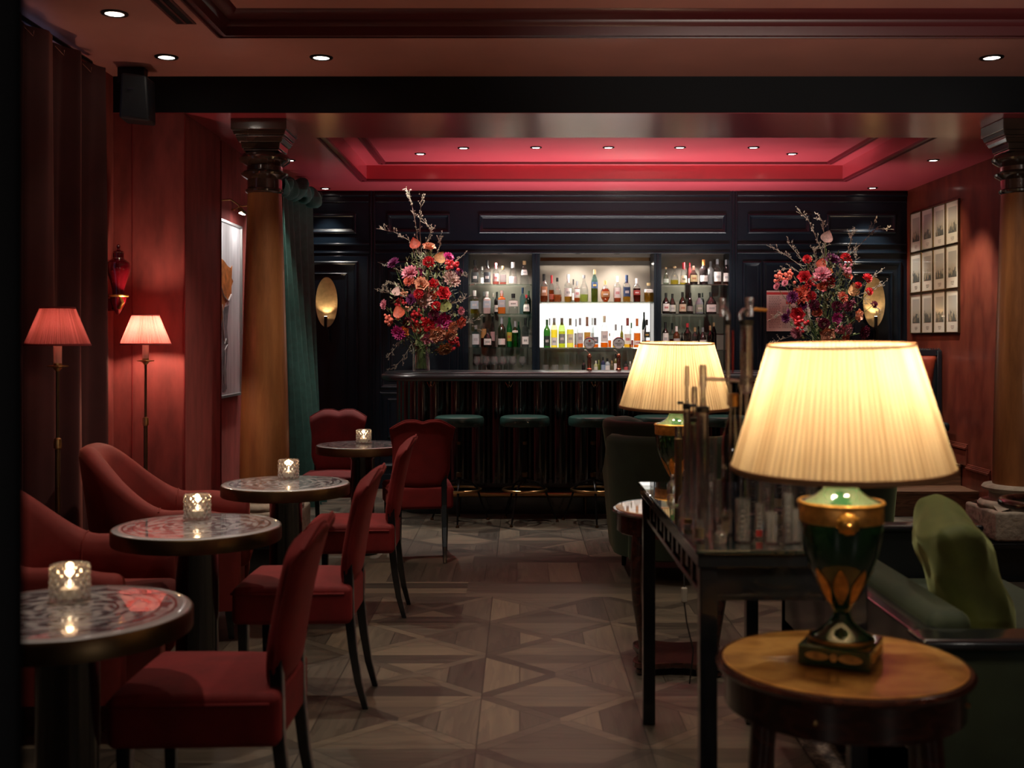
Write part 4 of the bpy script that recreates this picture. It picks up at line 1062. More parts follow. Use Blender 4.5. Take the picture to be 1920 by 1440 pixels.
beaker(1478, 880, 3.0, .017, 'slim clear glass cylinder in the middle of the shaded row', None)
beaker(1502, 872, 3.3, .024, 'dark glass cylinder near the right end of the shaded row', 'smoke', .8)
beaker(1522, 884, 3.05, .016, 'last slim clear glass cylinder beside the green urn', None)
beaker(1424, 945, 2.95, .012, 'short red tipped glass vial standing among the cylinders', None, .3, 'glass_vial', band='redink')
beaker(1446, 960, 2.88, .016, 'low clear glass beaker at the front edge below the shade', None, .3, 'glass_beaker', ribs=False)
beaker(1490, 955, 2.9, .019, 'low wide clear glass beaker nearest the urn lamp', None, .3, 'glass_beaker', ribs=False)
beaker(1260, 890, 3.8, .017, 'clear round-necked glass flask at the far left edge of the table', None, .3, 'glass_flask', True)

beaker(1284, 905, 3.3, .020, 'round-necked clear glass flask between the amber tubes', None, .3, 'glass_flask', True)
beaker(1300, 850, 3.62, .013, 'thin tall glass tube behind the amber tubes', 'plum', .6)
beaker(1338, 935, 3.25, .018, 'low clear flask close to the foot of the tall still', None, .3, 'glass_flask', True)
beaker(1392, 935, 2.9, .019, 'low clear graduated glass in front of the tall still', None)
beaker(1478, 925, 2.88, .012, 'thin clear glass vial at the front edge below the big shade', 'plum', .4, 'glass_vial')

# ------------------------------------------------------------------ sofa, cushion, rug, wooden armchair
t = thing('sofa', 'dark green velvet sofa with black frame in the right foreground', 'sofa', (0, 0, .0125))
obj('frame', MB().box(1.04, 2.92, .10, 1.88, 4.42, .30).box(1.04, 2.90, .10, 1.12, 4.45, .62), 'black', t, 0, .006)
obj('seat_cushion', MB().rbox(1.13, 2.96, .30, 1.90, 4.38, .47, .05, 4), 'greenvelvet', t, 60)
obj('arm', MB().rbox(1.03, 2.86, .11, 1.86, 2.955, .60, .02, 3), 'greenvelvet', t, 60)
obj('arm_rail', MB().rbox(1.02, 2.84, .60, 1.90, 2.965, .63, .012, 3), 'black', t, 60)
obj('arm', MB().box(1.04, 4.39, .11, 1.80, 4.46, .64), 'black', t, 0, .004)
obj('arm_rail', MB().rbox(1.02, 4.375, .64, 1.815, 4.475, .668, .012, 3), 'black', t, 60)
obj('back_cushion', MB().rbox(1.10, 3.0, .45, 1.22, 4.36, .66, .04, 4), 'greenvelvet', t, 60)
for x in (1.08, 1.80):
    for y in (2.95, 4.38): obj('leg', MB().taper((x, y, 0), (x, y, .11), .035, .05), 'black', t, 0, .003)
def cush(x, y, z): return (x, y, z)
def fc(x, y, z):
    e = max(0, 1 - (y / .26) ** 2) * max(0, 1 - (z / .22) ** 2)
    return (x * (.45 + .75 * e ** .5) + .006 * math.sin(30 * z + 14 * y) + .004 * math.sin(23 * y - 40 * z), y * (1 - .08 * (1 - (z / .22) ** 2)), z * (1 - .06 * (1 - (y / .26) ** 2)))
b = MB().rbox(-.085, -.255, -.21, .085, .255, .21, .055, 4, fc, 14)
b.xf(Matrix.Translation((1.325, 3.36, .70)) @ Matrix.Rotation(R(-20), 4, 'Y') @ Matrix.Rotation(R(-12), 4, 'Z'))
t = obj('scatter_cushion', b, 'olivevelvet', None, 60); tag(t, 'moss green velvet cushion leaning on the dark green sofa', 'cushion')
t = obj('rug', MB().rbox(.97, 1.7, .0005, 2.95, 4.3, .012, .004, 2), 'rug', None, 60); tag(t, 'worn patterned rug under the round side table and sofa', 'rug')
t = thing('wooden_armchair', 'armchair with curved brown wooden rail, cut off at the right edge', 'armchair', (2.58, 4.75, 0))
obj('back_rail', MB().tube([(-.54 + .45 * (1 - math.cos(a)), -.28 * math.sin(a) - .05, .70 + .02 * math.cos(a)) for a in [(-.35 + i / 20 * .95) * PI for i in range(21)]], .022, 10, flat=.9), 'mahog', t, 50)
obj('seat', MB().rbox(-.30, -.24, .36, .26, .28, .47, .03, 3), 'greenvelvet', t, 60)
obj('arm_post', MB().taper((-.10, -.30, .40), (-.22, -.31, .70), .026, .03), 'mahog', t, 0, .003)
for x, y in ((-.28, -.15), (-.28, .15), (.22, -.15), (.22, .22)): obj('leg', MB().taper((x, y, 0), (x * 1.0, y, .4), .026, .034), 'mahog', t, 0, .003)

# ------------------------------------------------------------------ bar counter
t = thing('bar_counter', 'long black lacquered bar counter with rounded end and fluted front', 'bar', (0, 0, 0))
def stad(x0, x1, y0, y1, r, n=16):
    pts = [(x1, y0)]
    for i in range(n + 1):
        a = -PI / 2 - (PI / 2) * i / n; pts.append((x0 + r + r * math.cos(a), y0 + r + r * math.sin(a)))
    for i in range(n + 1):
        a = PI - (PI / 2) * i / n; pts.append((x0 + r + r * math.cos(a), y1 - r + r * math.sin(a)))
    pts.append((x1, y1)); return pts[::-1]
def inset_stad(i): return stad(-1.14 + i, 2.86 - i * .0, 8.80 + i, 9.62 - i, .37 - i * .8)
rings = []
for ins, z in ((.03, 1.085), (.008, 1.090), (0, 1.102), (0, 1.122), (.008, 1.134), (.022, 1.138), (.03, 1.139), (.034, 1.150), (.045, 1.155)):
    rings.append([(p[0], p[1], z) for p in inset_stad(ins)])
b = MB(); K = len(rings[0]); vs = [p for r_ in rings for p in r_]
fs = [(i * K + j, i * K + (j + 1) % K, (i + 1) * K + (j + 1) % K, (i + 1) * K + j) for i in range(len(rings) - 1) for j in range(K)]
fs += [tuple(range(K))[::-1], tuple((len(rings) - 1) * K + j for j in range(K))]
b.add(vs, fs); obj('countertop', b, 'counter', t, 40)
body = stad(-.97, 2.80, 9.12, 9.56, .30)
obj('body', MB().poly(body, 1.0, lambda u, v, h: (u, v, .085 + h)), 'black', t, 30)
obj('plinth', MB().poly(stad(-.99, 2.82, 9.08, 9.58, .31), .17, lambda u, v, h: (u, v, h)).poly(stad(-.95, 2.80, 9.10, 9.58, .31), .03, lambda u, v, h: (u, v, .25 + h * 0 + h)), 'black', t, 0, .005)
# half-round flutes along the front and the rounded end
b = MB()
x = X(1130, 9.05)
xf_ = [X(1130, 9.05) + .168 * i for i in range(-8, 14)]
for x in xf_:
    if -.69 < x < 2.78: b.lathe([(.076, .25), (.076, 1.083)], 20, c=(x, 9.125, 0), a0=-PI, a1=0, caps=False)
for i in range(6):
    a = -PI / 2 - .40 - i * .27
    b.lathe([(.066, .25), (.066, 1.083)], 18, c=(-.67 + .30 * math.cos(a) , 9.42 + .30 * math.sin(a), 0), caps=False)
obj('fluted_front', b, 'flute', t, 50)
rail = [(2.8, 8.95, .175), (-.55, 8.95, .175)] + [(-.55 + .5 * math.cos(a), 9.45 + .5 * math.sin(a), .175) for a in [-PI / 2 - i * PI / 20 for i in range(1, 9)]]
rl = obj('foot_rail', MB().tube(rail, .021, 14), 'brass', t)
b = MB()
for px_ in (700, 860, 1098, 1330, 1560):
    x = X(px_, 8.95); b.tube([(x, 8.95, .155), (x, 8.95, .0)], .008, 8).tube([(x, 8.95, .175), (x, 9.09, .175)], .008, 8)
obj('rail_bracket', b, 'darkbrass', rl)
for px_ in (808, 955, 1116, 1275):
    x = X(px_, 8.96); b = MB()
    for s_ in (-1, 1): b.tube([(x + s_ * .003, 8.985, Z(722, 8.96)), (x + s_ * .010, 8.955, Z(724, 8.96) - .006), (x + s_ * .026, 8.95, Z(719, 8.96)), (x + s_ * .030, 8.95, Z(716, 8.96))], .0035, 6)
    b.tube([(x, 8.98, Z(724, 8.96)), (x, 8.96, Z(712, 8.96))], .0045, 6).lathe([(.012, 0), (.012, .004), (.0001, .004)], 10, c=(x, 8.97, Z(722, 8.96)))
    obj('bag_hook', b, 'copper', t)

def make_stool(label):
    t = thing('bar_stool', label, 'stool', (0, 0, 0), 0, 'round bar stools at the counter')
    obj('seat', MB().lathe([(.17, .745), (.188, .75), (.192, .765), (.192, .80), (.186, .815), (.165, .824), (.10, .828), (.0001, .829)], 48), 'stoolseat', t)
    obj('post', MB().lathe([(.016, .30), (.016, .62), (.011, .62), (.011, .745), (.06, .747)], 20), 'blackmetal', t)
    obj('collar', MB().lathe([(.017, .35), (.024, .355), (.024, .385), (.017, .39)], 20).lathe([(.016, .60), (.02, .605), (.02, .625), (.011, .63)], 20), 'darkbrass', t)
    obj('foot_ring', MB().tube([(.168 * math.cos(i / 40 * 2 * PI), .168 * math.sin(i / 40 * 2 * PI), .255) for i in range(40)], .010, 10, closed=True), 'brass', t)
    for k in range(3):
        a = -PI / 2 + k * 2 * PI / 3; ca, sa = math.cos(a), math.sin(a)
        lg = obj('leg', MB().tube([(.012 * ca, .012 * sa, .33), (.10 * ca, .10 * sa, .305), (.155 * ca, .155 * sa, .262), (.20 * ca, .20 * sa, .13), (.252 * ca, .252 * sa, .012)], [.009, .009, .009, .008, .007], 8), 'blackmetal', t)
        obj('foot_cap', MB().lathe([(.013, 0), (.013, .008), (.008, .02)], 12, c=(.254 * ca, .254 * sa, 0)), 'darkbrass', lg)
    return t
q0 = make_stool('round green topped bar stool, first from the left end of the counter'); q0.location = (X(861, 8.66), 8.66, 0)
dup(q0, (X(984, 8.66), 8.66, 0), R(-24), 'round green topped bar stool, second from the left end of the counter')
dup(q0, (X(1112, 8.66), 8.66, 0), R(3), 'round green topped bar stool, third from the left end of the counter')
dup(q0, (X(1234, 8.66), 8.66, 0), R(30), 'round green topped bar stool, fourth from the left, behind the cream lampshade')
dup(q0, (X(1362, 8.66), 8.66, 0), R(10), 'round green topped bar stool, fifth from the left, mostly hidden by lamps')

# beer taps
def tap(px, label, red):
    d = 9.42; x = X(px, d); t = thing('beer_tap', label, 'beer tap', (x, d, 1.155), 0, 'beer taps on the counter')
    obj('column', MB().lathe([(.024, 0), (.024, .012), (.017, .02), (.016, .10), (.02, .115), (.016, .13), (.010, .14), (.0001, .145)], 24), 'copper', t)
    obj('spout', MB().tube([(0, -.01, .10), (0, -.05, .10), (0, -.06, .07)], .007, 10), 'chrome', t)
    obj('handle', MB().tube([(0, 0, .14), (-.03, -.01, .17), (-.042, -.012, .172)], .006, 8), 'ivory', t)
    md = obj('medallion', MB().lathe([(.045, 0), (.045, .012), (.0001, .012)], 36).xf(Matrix.Translation((0, -.005, .232)) @ Matrix.Rotation(PI / 2, 4, 'X')), 'whitepaint', t)
    obj('medallion_rim', MB().lathe([(.043, .011), (.046, .015), (.049, .011), (.049, -.001), (.045, 0)], 36, caps=False).xf(Matrix.Translation((0, -.005, .232)) @ Matrix.Rotation(PI / 2, 4, 'X')), 'chrome', md)
    T = lambda u, v, h: (u, -.0172 - h, .232 + v)
    b = MB()
    if red: b.poly([(.009 * math.cos(a), .017 + .009 * math.sin(a)) for a in [i * PI / 8 for i in range(16)]], .001, T)
    else: b.poly([(-.006, .013), (.0, .010), (.012, .022), (.008, .026), (.002, .02), (-.004, .024)], .001, T)
    obj('emblem', b, 'redink' if red else 'ink', md, 0)
    b = MB()
    for j, n_ in ((0, 7), (1, 4)):
        for i in range(n_):
            u = (i - (n_ - 1) / 2) * .0085; v = -.002 - .014 * j
            b.poly([(u - .003, v - .004), (u + .003, v - .004), (u + .003, v + .004), (u + .001, v + .004), (u + .001, v - .001), (u - .001, v - .001), (u - .001, v + .004), (u - .003, v + .004)], .001, T)
    obj('lettering', b, 'ink', md, 0)
tap(1105, 'copper beer tap with white round badge bearing a red dot, left one', True)
tap(1160, 'copper beer tap with white round badge in grey lettering, nearest the lampshade', False)

# ------------------------------------------------------------------ niches: shelves, lights, bottles
YS = 10.79     # bottle row
shelves = {}
sh_spec = [('left', 0, ((533, 'upper'), (588, 'middle'), (651, 'lower'))), ('middle', 2, ((566, 'upper'), (652, 'lower'))), ('right', 4, ((533, 'upper'), (588, 'middle'), (656, 'lower')))]
for bay, k, lst in sh_spec:
    x0, x1 = xs[k] + .004, xs[k + 1] - .004
    for y_, nm in lst:
        z = Z(y_, YB + .03); shelves[(bay, nm)] = z
        t = thing('glass_shelf', f'{nm} glass shelf of the {bay} bottle niche', 'shelf', ((x0 + x1) / 2, YB + .15, z))
        hw_ = (x1 - x0) / 2
        obj('pane', MB().box(-hw_, -.125, -.008, hw_, .13, 0), 'shelfglass', t, 0)
        obj('front_edge', MB().box(-hw_, -.1275, -.008, hw_, -.1252, 0), 'chrome' if bay == 'right' else 'shelfglass', t, 0)
        for s_ in (-1, 1): obj('clip', MB().box(s_ * (hw_ - .012), -.11, -.014, s_ * (hw_ - .004), -.10, -.0085), 'chrome', t, 0)
# LED under the middle bay's upper shelf, LED and mirror strip at the top
z = shelves[('middle', 'upper')]
zl = shelves[('middle', 'lower')]; hw_ = (xs[3] - xs[2]) / 2 - .004
t = thing('backlit_panel', 'glowing white panel behind the lower bottle row of the middle niche', 'light panel', ((xs[2] + xs[3]) / 2, YB + NB - .014, zl))
obj('diffuser', MB().box(-hw_, -.008, .002, hw_, 0, z - zl - .010), 'backlit', t, 0)
hw_ = (xs[3] - xs[2]) / 2 - .02
t = thing('mirror_strip', 'bronze mirror strip along the top of the middle niche', 'mirror', ((xs[2] + xs[3]) / 2, YB + .2, Z(485, YB + .2)))
obj('mirror', MB().box(-hw_ - .01, 0, -.022, hw_ + .01, .012, .012), 'mirror', t, 0)
area('niche_top_light', ((xs[2] + xs[3]) / 2, YB + NB - .05, Z(494, YB + .2)), hw_ * 2, .02, 1.6, (1, .9, .76), (R(-15), 0, 0))
for k_, (px_, bay) in enumerate(((938, 'left niche'), (1083, 'middle niche, left one'), (1156, 'middle niche, right one'), (1299, 'right niche'))):
    x = X(px_, YB + .12)
    spot('niche_spot_beam', (x, YB + .075, ZN1 - .03), (30, 24, 24, 21)[k_], NEUT, 125, .8, .02, (x, YB + .17, 1.2))
    downlight(x, YB + .075, ZN1 - .0065, f'tiny recessed spotlight in the {bay}', .025)

SHP = {
    'std': [(0, 0), (.92, 0), (1, .02), (1, .56), (.92, .64), (.5, .73), (.34, .78), (.32, .90)],
    'tall': [(0, 0), (.95, 0), (1, .02), (1, .60), (.85, .70), (.45, .82), (.36, .90)],
    'cone': [(0, 0), (.96, 0), (1, .03), (.92, .25), (.7, .58), (.42, .74), (.33, .80), (.33, .90)],
    'square': [(0, 0), (.90, 0), (.94, .02), (.94, .62), (.85, .68), (.36, .72), (.34, .88)],
    'squat': [(0, 0), (.92, 0), (1, .03), (1, .42), (.9, .55), (.5, .70), (.30, .78), (.28, .90)],
    'round': [(0, 0), (.5, 0), (.62, .04), (.95, .22), (1, .36), (.9, .52), (.55, .66), (.28, .73), (.26, .88)],
    'flask': [(0, 0), (.9, 0), (1, .04), (1, .30), (.85, .48), (.42, .62), (.25, .68), (.24, .90)],
}
mcache = {}
def cm(kind, c):
    key = (kind, c)
    if key not in mcache:
        nm = '%s_%d' % (kind, len(mcache))
        if kind == 'glass': mcache[key] = glassy('bottle_glass_%d' % len(mcache), c, .45, .9, .04, .06)
        elif kind == 'liq': mcache[key] = pm('liquor_%d' % len(mcache), c, .12, coat=.6) if False else glassy('liquor_%d' % len(mcache), c, .25, .6, .1, .03)
        elif kind == 'solid': mcache[key] = pm('dark_bottle_%d' % len(mcache), c, .1, coat=.5)
        else: mcache[key] = pm('bottle_paper_%d' % len(mcache), c, .55)
    return mcache[key]
CL = (.90, .93, .93); GRN = (.10, .50, .12); DGR = (.04, .12, .05); BLU = (.6, .8, .86)
AMB = (.78, .30, .06); GLD = (.86, .60, .14); YEL = (.90, .80, .25); PNK = (.9, .45, .42); BRN = (.42, .10, .03)
BLK = (.01, .012, .012)
def bottle(x, y, z, w, h, shape, glass, liq, lev, cap, lab_, lz=(.12, .5), desc='', mark=None, nm='bottle', group=None, cat='bottle'):
    t = thing(nm, desc, cat, (x, y, z), 0, group)
    r = w / 2; sq = 5 if shape == 'square' else 0
    pr = [(max(.0001, a * r), b_ * h) for a, b_ in SHP[shape]]
    flat = None
    n = 24
    if glass[0] == 's': obj('glass_body', MB().lathe(pr, n, sq=sq), cm('solid', glass[1]), t, 40)
    else: obj('glass_body', MB().lathe(pr, n, sq=sq, caps=False), cm('glass', glass[1]), t, 40)
    if liq:
        lp = []
        for (a, b_), (a2, b2) in zip(pr, pr[1:]):
            if b_ >= lev * h: break
            lp.append((a * .93 if a > .001 else a, b_ + .003)); top = (a2, b2, a, b_)
        f_ = (lev * h - top[3]) / max(1e-5, top[1] - top[3]); rr = (top[2] + (top[0] - top[2]) * f_) * .93
        lp += [(rr, lev * h), (.0001, lev * h)]
        obj('liquor', MB().lathe(lp, 20, sq=sq, caps=False), cm('liq', liq), t, 40)
    if cap:
        rn = pr[-1][0] * 1.12
        if cap[0] == 'ball': obj('stopper', MB().lathe([(rn * .8, h * .87), (rn * 1.3, h * .90), (rn * 1.6, h * .95), (rn * 1.1, h * .99), (.0001, h)], 16), cm('paper', cap[1]), t)
        else: obj('cap', MB().lathe([(rn, h * (.90 - cap[0])), (rn * 1.05, h * .97), (rn, h), (.0001, h)], 16), cm('paper', cap[1]), t)
    if lab_:
        lp = []
        rz = lambda zz: next(a + (a2 - a) * (zz - b_) / max(1e-6, b2 - b_) for (a, b_), (a2, b2) in zip(pr, pr[1:]) if b2 >= zz and b2 > b_)
        for k_ in range(5):
            zz = h * (lz[0] + (lz[1] - lz[0]) * k_ / 4); lp.append((rz(zz) * 1.015 + .0004, zz))
        lo = obj('label', MB().lathe(lp, 12, sq=sq, a0=-PI / 2 - 1.0, a1=-PI / 2 + 1.0, caps=False), cm('paper', lab_), t, 40)
        lo['label'] = 'paper label on the bottle front'
        if mark:
            zm = h * (lz[0] + (lz[1] - lz[0]) * .35); zn = h * (lz[0] + (lz[1] - lz[0]) * .62); rr = rz((zm + zn) / 2) * 1.03 + .0012
            b = MB()
            for q in range(4):
                a = -PI / 2 - .42 + q * .24
                b.lathe([(rr, zm), (rr, zn)], 1, a0=a, a1=a + .15, caps=False) if not sq else b.lathe([(rr, zm), (rr, zn)], 2, a0=a, a1=a + .13, caps=False, sq=sq)
            obj('emblem', b, cm('paper', mark), lo, 0)
    return t
ords = ['first', 'second', 'third', 'fourth', 'fifth', 'sixth', 'seventh', 'eighth', 'ninth', 'tenth', 'eleventh', 'twelfth', 'thirteenth', 'fourteenth', 'fifteenth', 'sixteenth', 'seventeenth', 'eighteenth', 'nineteenth', 'twentieth', 'twenty-first']
W = (.85, .82, .78); GY = (.32, .34, .36); CRK = (.5, .33, .16); RD = (.5, .03, .04); NV = (.03, .06, .14)
# (zoom x, width, top, shape, glass, liquid, level, cap, label, label range, look, mark, back row?)
g_ = lambda c: ('g', c)
s_ = lambda c: ('s', c)
RowL1 = [(155, 80, 235, 'std', g_(CL), None, 0, (.12, BLK), (.05, .06, .06), (.08, .5), 'clear bottle with dark label and black cap', W, 0),
 (222, 55, 290, 'std', g_(CL), None, 0, (.08, W), W, (.1, .4), 'small clear bottle half hidden', None, 1),
 (270, 76, 235, 'std', g_(CL), None, 0, (.12, BLK), (.05, .06, .07), (.08, .5), 'clear bottle with dark figured label', W, 0),
 (352, 66, 260, 'std', g_(CL), PNK, .3, (.14, (.6, .1, .12)), (.75, .5, .5), (.14, .5), 'pink tinted bottle with pink cap', RD, 0),
 (420, 70, 290, 'square', g_(CL), PNK, .2, (.1, CRK), W, (.12, .52), 'square bottle with white label and cork', None, 0),
 (515, 96, 252, 'cone', g_(CL), None, 0, (.16, W), W, (.06, .36), 'clear conical bottle with white cap', None, 0),
 (622, 92, 243, 'cone', g_(CL), None, 0, (.06, CRK), W, (.40, .62), 'clear conical bottle with cork and small label', GY, 0)]
RowL2 = [(150, 88, 520, 'square', g_(CL), YEL, .6, (.14, W), (.42, .55, .62), (.2, .55), 'yellow gin bottle with pale blue badge', W, 0),
 (238, 55, 528, 'std', g_(CL), None, 0, (.1, GY), None, None, 'plain clear bottle half hidden', None, 1),
 (268, 80, 530, 'square', s_((.62, .48, .46)), None, 0, (.12, W), (.5, .6, .68), (.26, .58), 'pale pink square bottle with round blue badge', W, 0),
 (326, 42, 540, 'std', g_(CL), None, 0, (.1, W), None, None, 'narrow clear bottle half hidden', None, 1),
 (362, 52, 530, 'std', s_(BLK), None, 0, (.1, BLK), W, (.1, .4), 'slim black bottle with white label', BLK, 1),
 (408, 82, 520, 'square', s_((.72, .20, .03)), None, 0, (.14, W), (.55, .62, .66), (.28, .6), 'bright orange square bottle with pale round badge', W, 0),
 (517, 112, 550, 'square', g_(CL), None, 0, (.12, BLK), W, (.36, .64), 'wide ribbed clear bottle with white label', BLK, 0),
 (606, 62, 490, 'std', g_(BLU), None, 0, (.12, NV), None, None, 'tall clear bottle with blue cap', None, 1),
 (642, 76, 560, 'flask', s_((.012, .03, .014)), None, 0, (.08, RD), W, (.12, .5), 'dark green round-shouldered bottle with white label', GY, 0),
 (664, 46, 520, 'std', g_(DGR), None, 0, (.1, DGR), None, None, 'green capped bottle behind the last one', None, 1)]
RowL3 = [(162, 76, 850, 'square', g_(BLU), None, 0, (.08, GY), (.62, .68, .70), (.12, .6), 'pale blue square gin bottle', GY, 0),
 (240, 66, 770, 'std', g_(CL), AMB, .6, (.1, BLK), (.6, .3, .1), (.3, .6), 'amber bottle behind the squat black one', None, 1),
 (275, 92, 882, 'squat', s_(BLK), None, 0, (.1, BLK), W, (.12, .46), 'squat black bottle with white diamond label', GY, 0),
 (322, 50, 765, 'tall', g_(CL), (.9, .6, .6), .5, (.08, BLK), (.6, .35, .36), (.2, .5), 'slender clear pink bottle', None, 1),
 (408, 80, 770, 'std', s_((.02, .028, .015)), None, 0, (.16, (.35, .38, .42)), W, (.08, .28), 'dark bottle with silver neck and white label', None, 0),
 (480, 58, 775, 'tall', s_((.012, .13, .03)), None, 0, (.06, (.02, .15, .04)), (.5, .4, .05), (.2, .5), 'green vermouth bottle with yellow label', RD, 1),
 (535, 66, 810, 'std', g_(GRN), None, 0, (.12, GY), (.75, .78, .7), (.56, .64), 'bright green gin bottle with red seal', RD, 0),
 (568, 40, 815, 'tall', s_((.01, .06, .03)), None, 0, (.06, DGR), None, None, 'dark green bottle half hidden', None, 1),
 (632, 70, 780, 'square', g_((.6, .65, .68)), None, 0, (.14, BLK), W, (.1, .36), 'grey glass square bottle with skull-white label', BLK, 0)]
RowM1 = [(808, 76, 365, 'std', g_(CL), AMB, .3, (.16, BLK), (.35, .15, .08), (.22, .55), 'amber whisky bottle with brown label', W, 0),
 (880, 56, 375, 'std', g_(CL), AMB, .45, (.2, RD), (.4, .1, .06), (.1, .3), 'bottle with bright red cap', None, 0),
 (935, 94, 400, 'flask', g_(CL), (.85, .42, .22), .3, (.06, BLK), None, None, 'wide clear decanter with rosy liquor', None, 0),
 (1037, 78, 368, 'std', g_(CL), GLD, .22, (.2, W), W, (.2, .5), 'white capped bottle with white label', GY, 0),
 (1087, 40, 410, 'std', g_(CL), None, 0, (.16, BLK), W, (.1, .4), 'slim black capped bottle half hidden', None, 1),
 (1122, 62, 430, 'std', g_(CL), AMB, .65, (.1, GY), W, (.2, .62), 'amber bottle with white panel label', RD, 0),
 (1187, 92, 375, 'squat', g_(CL), (.75, .85, .35), .28, (.02, GY), None, None, 'clear bottle with pale green liquor and pourer', None, 0),
 (1287, 68, 322, 'tall', g_((.35, .62, .62)), GLD, .5, (.06, CRK), NV, (.42, .62), 'tallest blue glass whisky bottle with navy label', GLD, 0),
 (1390, 108, 425, 'round', g_(CL), AMB, .62, (.10, (.6, .45, .2)), (.3, .14, .05), (.22, .48), 'round bellied amber bottle', W, 0),
 (1503, 78, 385, 'std', g_(CL), AMB, .55, (.12, W), W, (.16, .56), 'amber bottle with big white label', RD, 0),
 (1592, 78, 375, 'std', g_(CL), GLD, .4, (.2, NV), NV, (.2, .55), 'bottle with navy label and navy cap', W, 0),
 (1687, 78, 405, 'std', g_(CL), BRN, .58, (.12, W), (.4, .06, .05), (.3, .5), 'reddish brown bottle with white cap', W, 0),
 (1800, 98, 450, 'square', g_(CL), GLD, .48, (.05, (.5, .4, .2)), W, (.50, .66), 'square golden bottle with white top label', BLK, 0)]
RowM2 = [(837, 68, 800, 'std', s_((.05, .34, .04)), None, 0, (.1, DGR), (.03, .05, .04), (.06, .42), 'bright green bottle with black label', W, 0),
 (862, 34, 788, 'std', g_(CL), None, 0, (.14, GY), None, None, 'grey capped bottle half hidden', None, 1),
 (905, 68, 785, 'tall', g_((.95, .92, .7)), YEL, .6, (.14, (.3, .3, .3)), W, (.08, .34), 'pale yellow bottle with low white label', GY, 0),
 (978, 72, 785, 'tall', g_((.75, .88, .45)), (.85, .75, .3), .55, (.14, (.16, .14, .12)), (.24, .25, .25), (.14, .46), 'yellow green bottle with grey label', W, 0),
 (1057, 74, 788, 'std', g_(CL), YEL, .62, (.14, (.2, .16, .1)), (.75, .68, .45), (.16, .46), 'golden bottle with cream label', GY, 0),
 (1112, 40, 795, 'std', g_(CL), AMB, .15, (.16, GY), (.55, .57, .58), (.1, .5), 'slim grey labelled bottle', None, 1),
 (1150, 66, 785, 'std', g_(CL), AMB, .15, (.14, GY), (.7, .7, .7), (.14, .5), 'bottle with white and grey label', GY, 0),
 (1217, 72, 775, 'std', g_(CL), GLD, .2, (.2, (.35, .18, .12)), (.75, .45, .08), (.14, .5), 'bottle with orange yellow label', BRN, 0),
 (1266, 36, 785, 'std', g_(CL), None, 0, (.14, GY), W, (.2, .5), 'narrow bottle with dark cap half hidden', None, 1),
 (1292, 72, 785, 'std', g_(CL), AMB, .12, (.14, (.25, .25, .25)), (.2, .22, .25), (.14, .36), 'bottle with dark mountain shaped label', W, 0),
 (1380, 78, 765, 'std', g_(CL), AMB, .16, (.1, (.75, .68, .5)), W, (.18, .52), 'tall bottle with long white label', GY, 0),
 (1430, 36, 930, 'std', g_(CL), AMB, .5, (.1, CRK), None, None, 'small amber bottle', None, 1),
 (1488, 74, 845, 'squat', g_(CL), GLD, .3, (.16, GY), (.8, .75, .6), (.1, .34), 'squat bottle with cream label', None, 0),
 (1545, 34, 855, 'std', s_((.3, .32, .03)), None, 0, (.2, BLK), None, None, 'slim yellow green bottle', None, 1),
 (1600, 78, 785, 'std', g_(CL), GLD, .2, (.16, (.28, .06, .05)), (.85, .8, .68), (.12, .46), 'bottle with dark red cap and cream label', RD, 0),
 (1636, 42, 830, 'std', g_(CL), AMB, .3, (.12, DGR), (.5, .1, .1), (.1, .3), 'small bottle with red label', None, 1),
 (1690, 72, 790, 'std', g_(CL), (.8, .35, .1), .5, (.16, (.6, .16, .03)), W, (.1, .24), 'amber bottle with orange cap', RD, 0),
 (1756, 44, 730, 'tall', s_((.02, .03, .03)), None, 0, (.1, BLK), W, (.2, .5), 'tall black bottle', None, 1),
 (1782, 66, 800, 'std', g_(CL), AMB, .25, (.1, BLK), (.03, .04, .03), (.36, .56), 'bottle with slanted black label', GLD, 0)]
sR = 5.142
RowR1 = [(250, 62, 305, 'flask', g_((.75, .85, .75)), None, 0, ('ball', CRK), (.5, .56, .5), (.1, .32), 'pale green bottle with cork ball', None, 0),
 (333, 92, 295, 'flask', g_(CL), YEL, .25, ('ball', CRK), None, None, 'round shouldered bottle with yellow liquor', None, 0),
 (420, 78, 262, 'cone', g_(CL), YEL, .15, (.2, RD), (.8, .76, .5), (.08, .4), 'bottle with long red neck', BLK, 0),
 (480, 40, 258, 'tall', s_((.1, .02, .02)), None, 0, (.1, RD), W, (.1, .3), 'slim red capped bottle', None, 1),
 (517, 88, 295, 'squat', s_((.02, .012, .01)), None, 0, (.16, (.5, .2, .15)), (.72, .64, .35), (.14, .5), 'black bottle with big yellow label', BRN, 0),
 (613, 88, 232, 'std', s_((.02, .015, .015)), None, 0, (.2, (.6, .22, .05)), W, (.12, .36), 'dark bottle with orange cap and white label', None, 0),
 (680, 78, 245, 'std', s_((.42, .44, .46)), None, 0, (.12, GY), None, None, 'frosted grey bottle', None, 1),
 (745, 82, 228, 'std', g_(CL), AMB, .12, (.1, GY), W, (.12, .5), 'clear bottle with tall white label', GY, 0),
 (830, 66, 235, 'std', g_(CL), AMB, .1, (.1, GY), W, (.12, .46), 'clear bottle at the end of the row', GY, 0)]
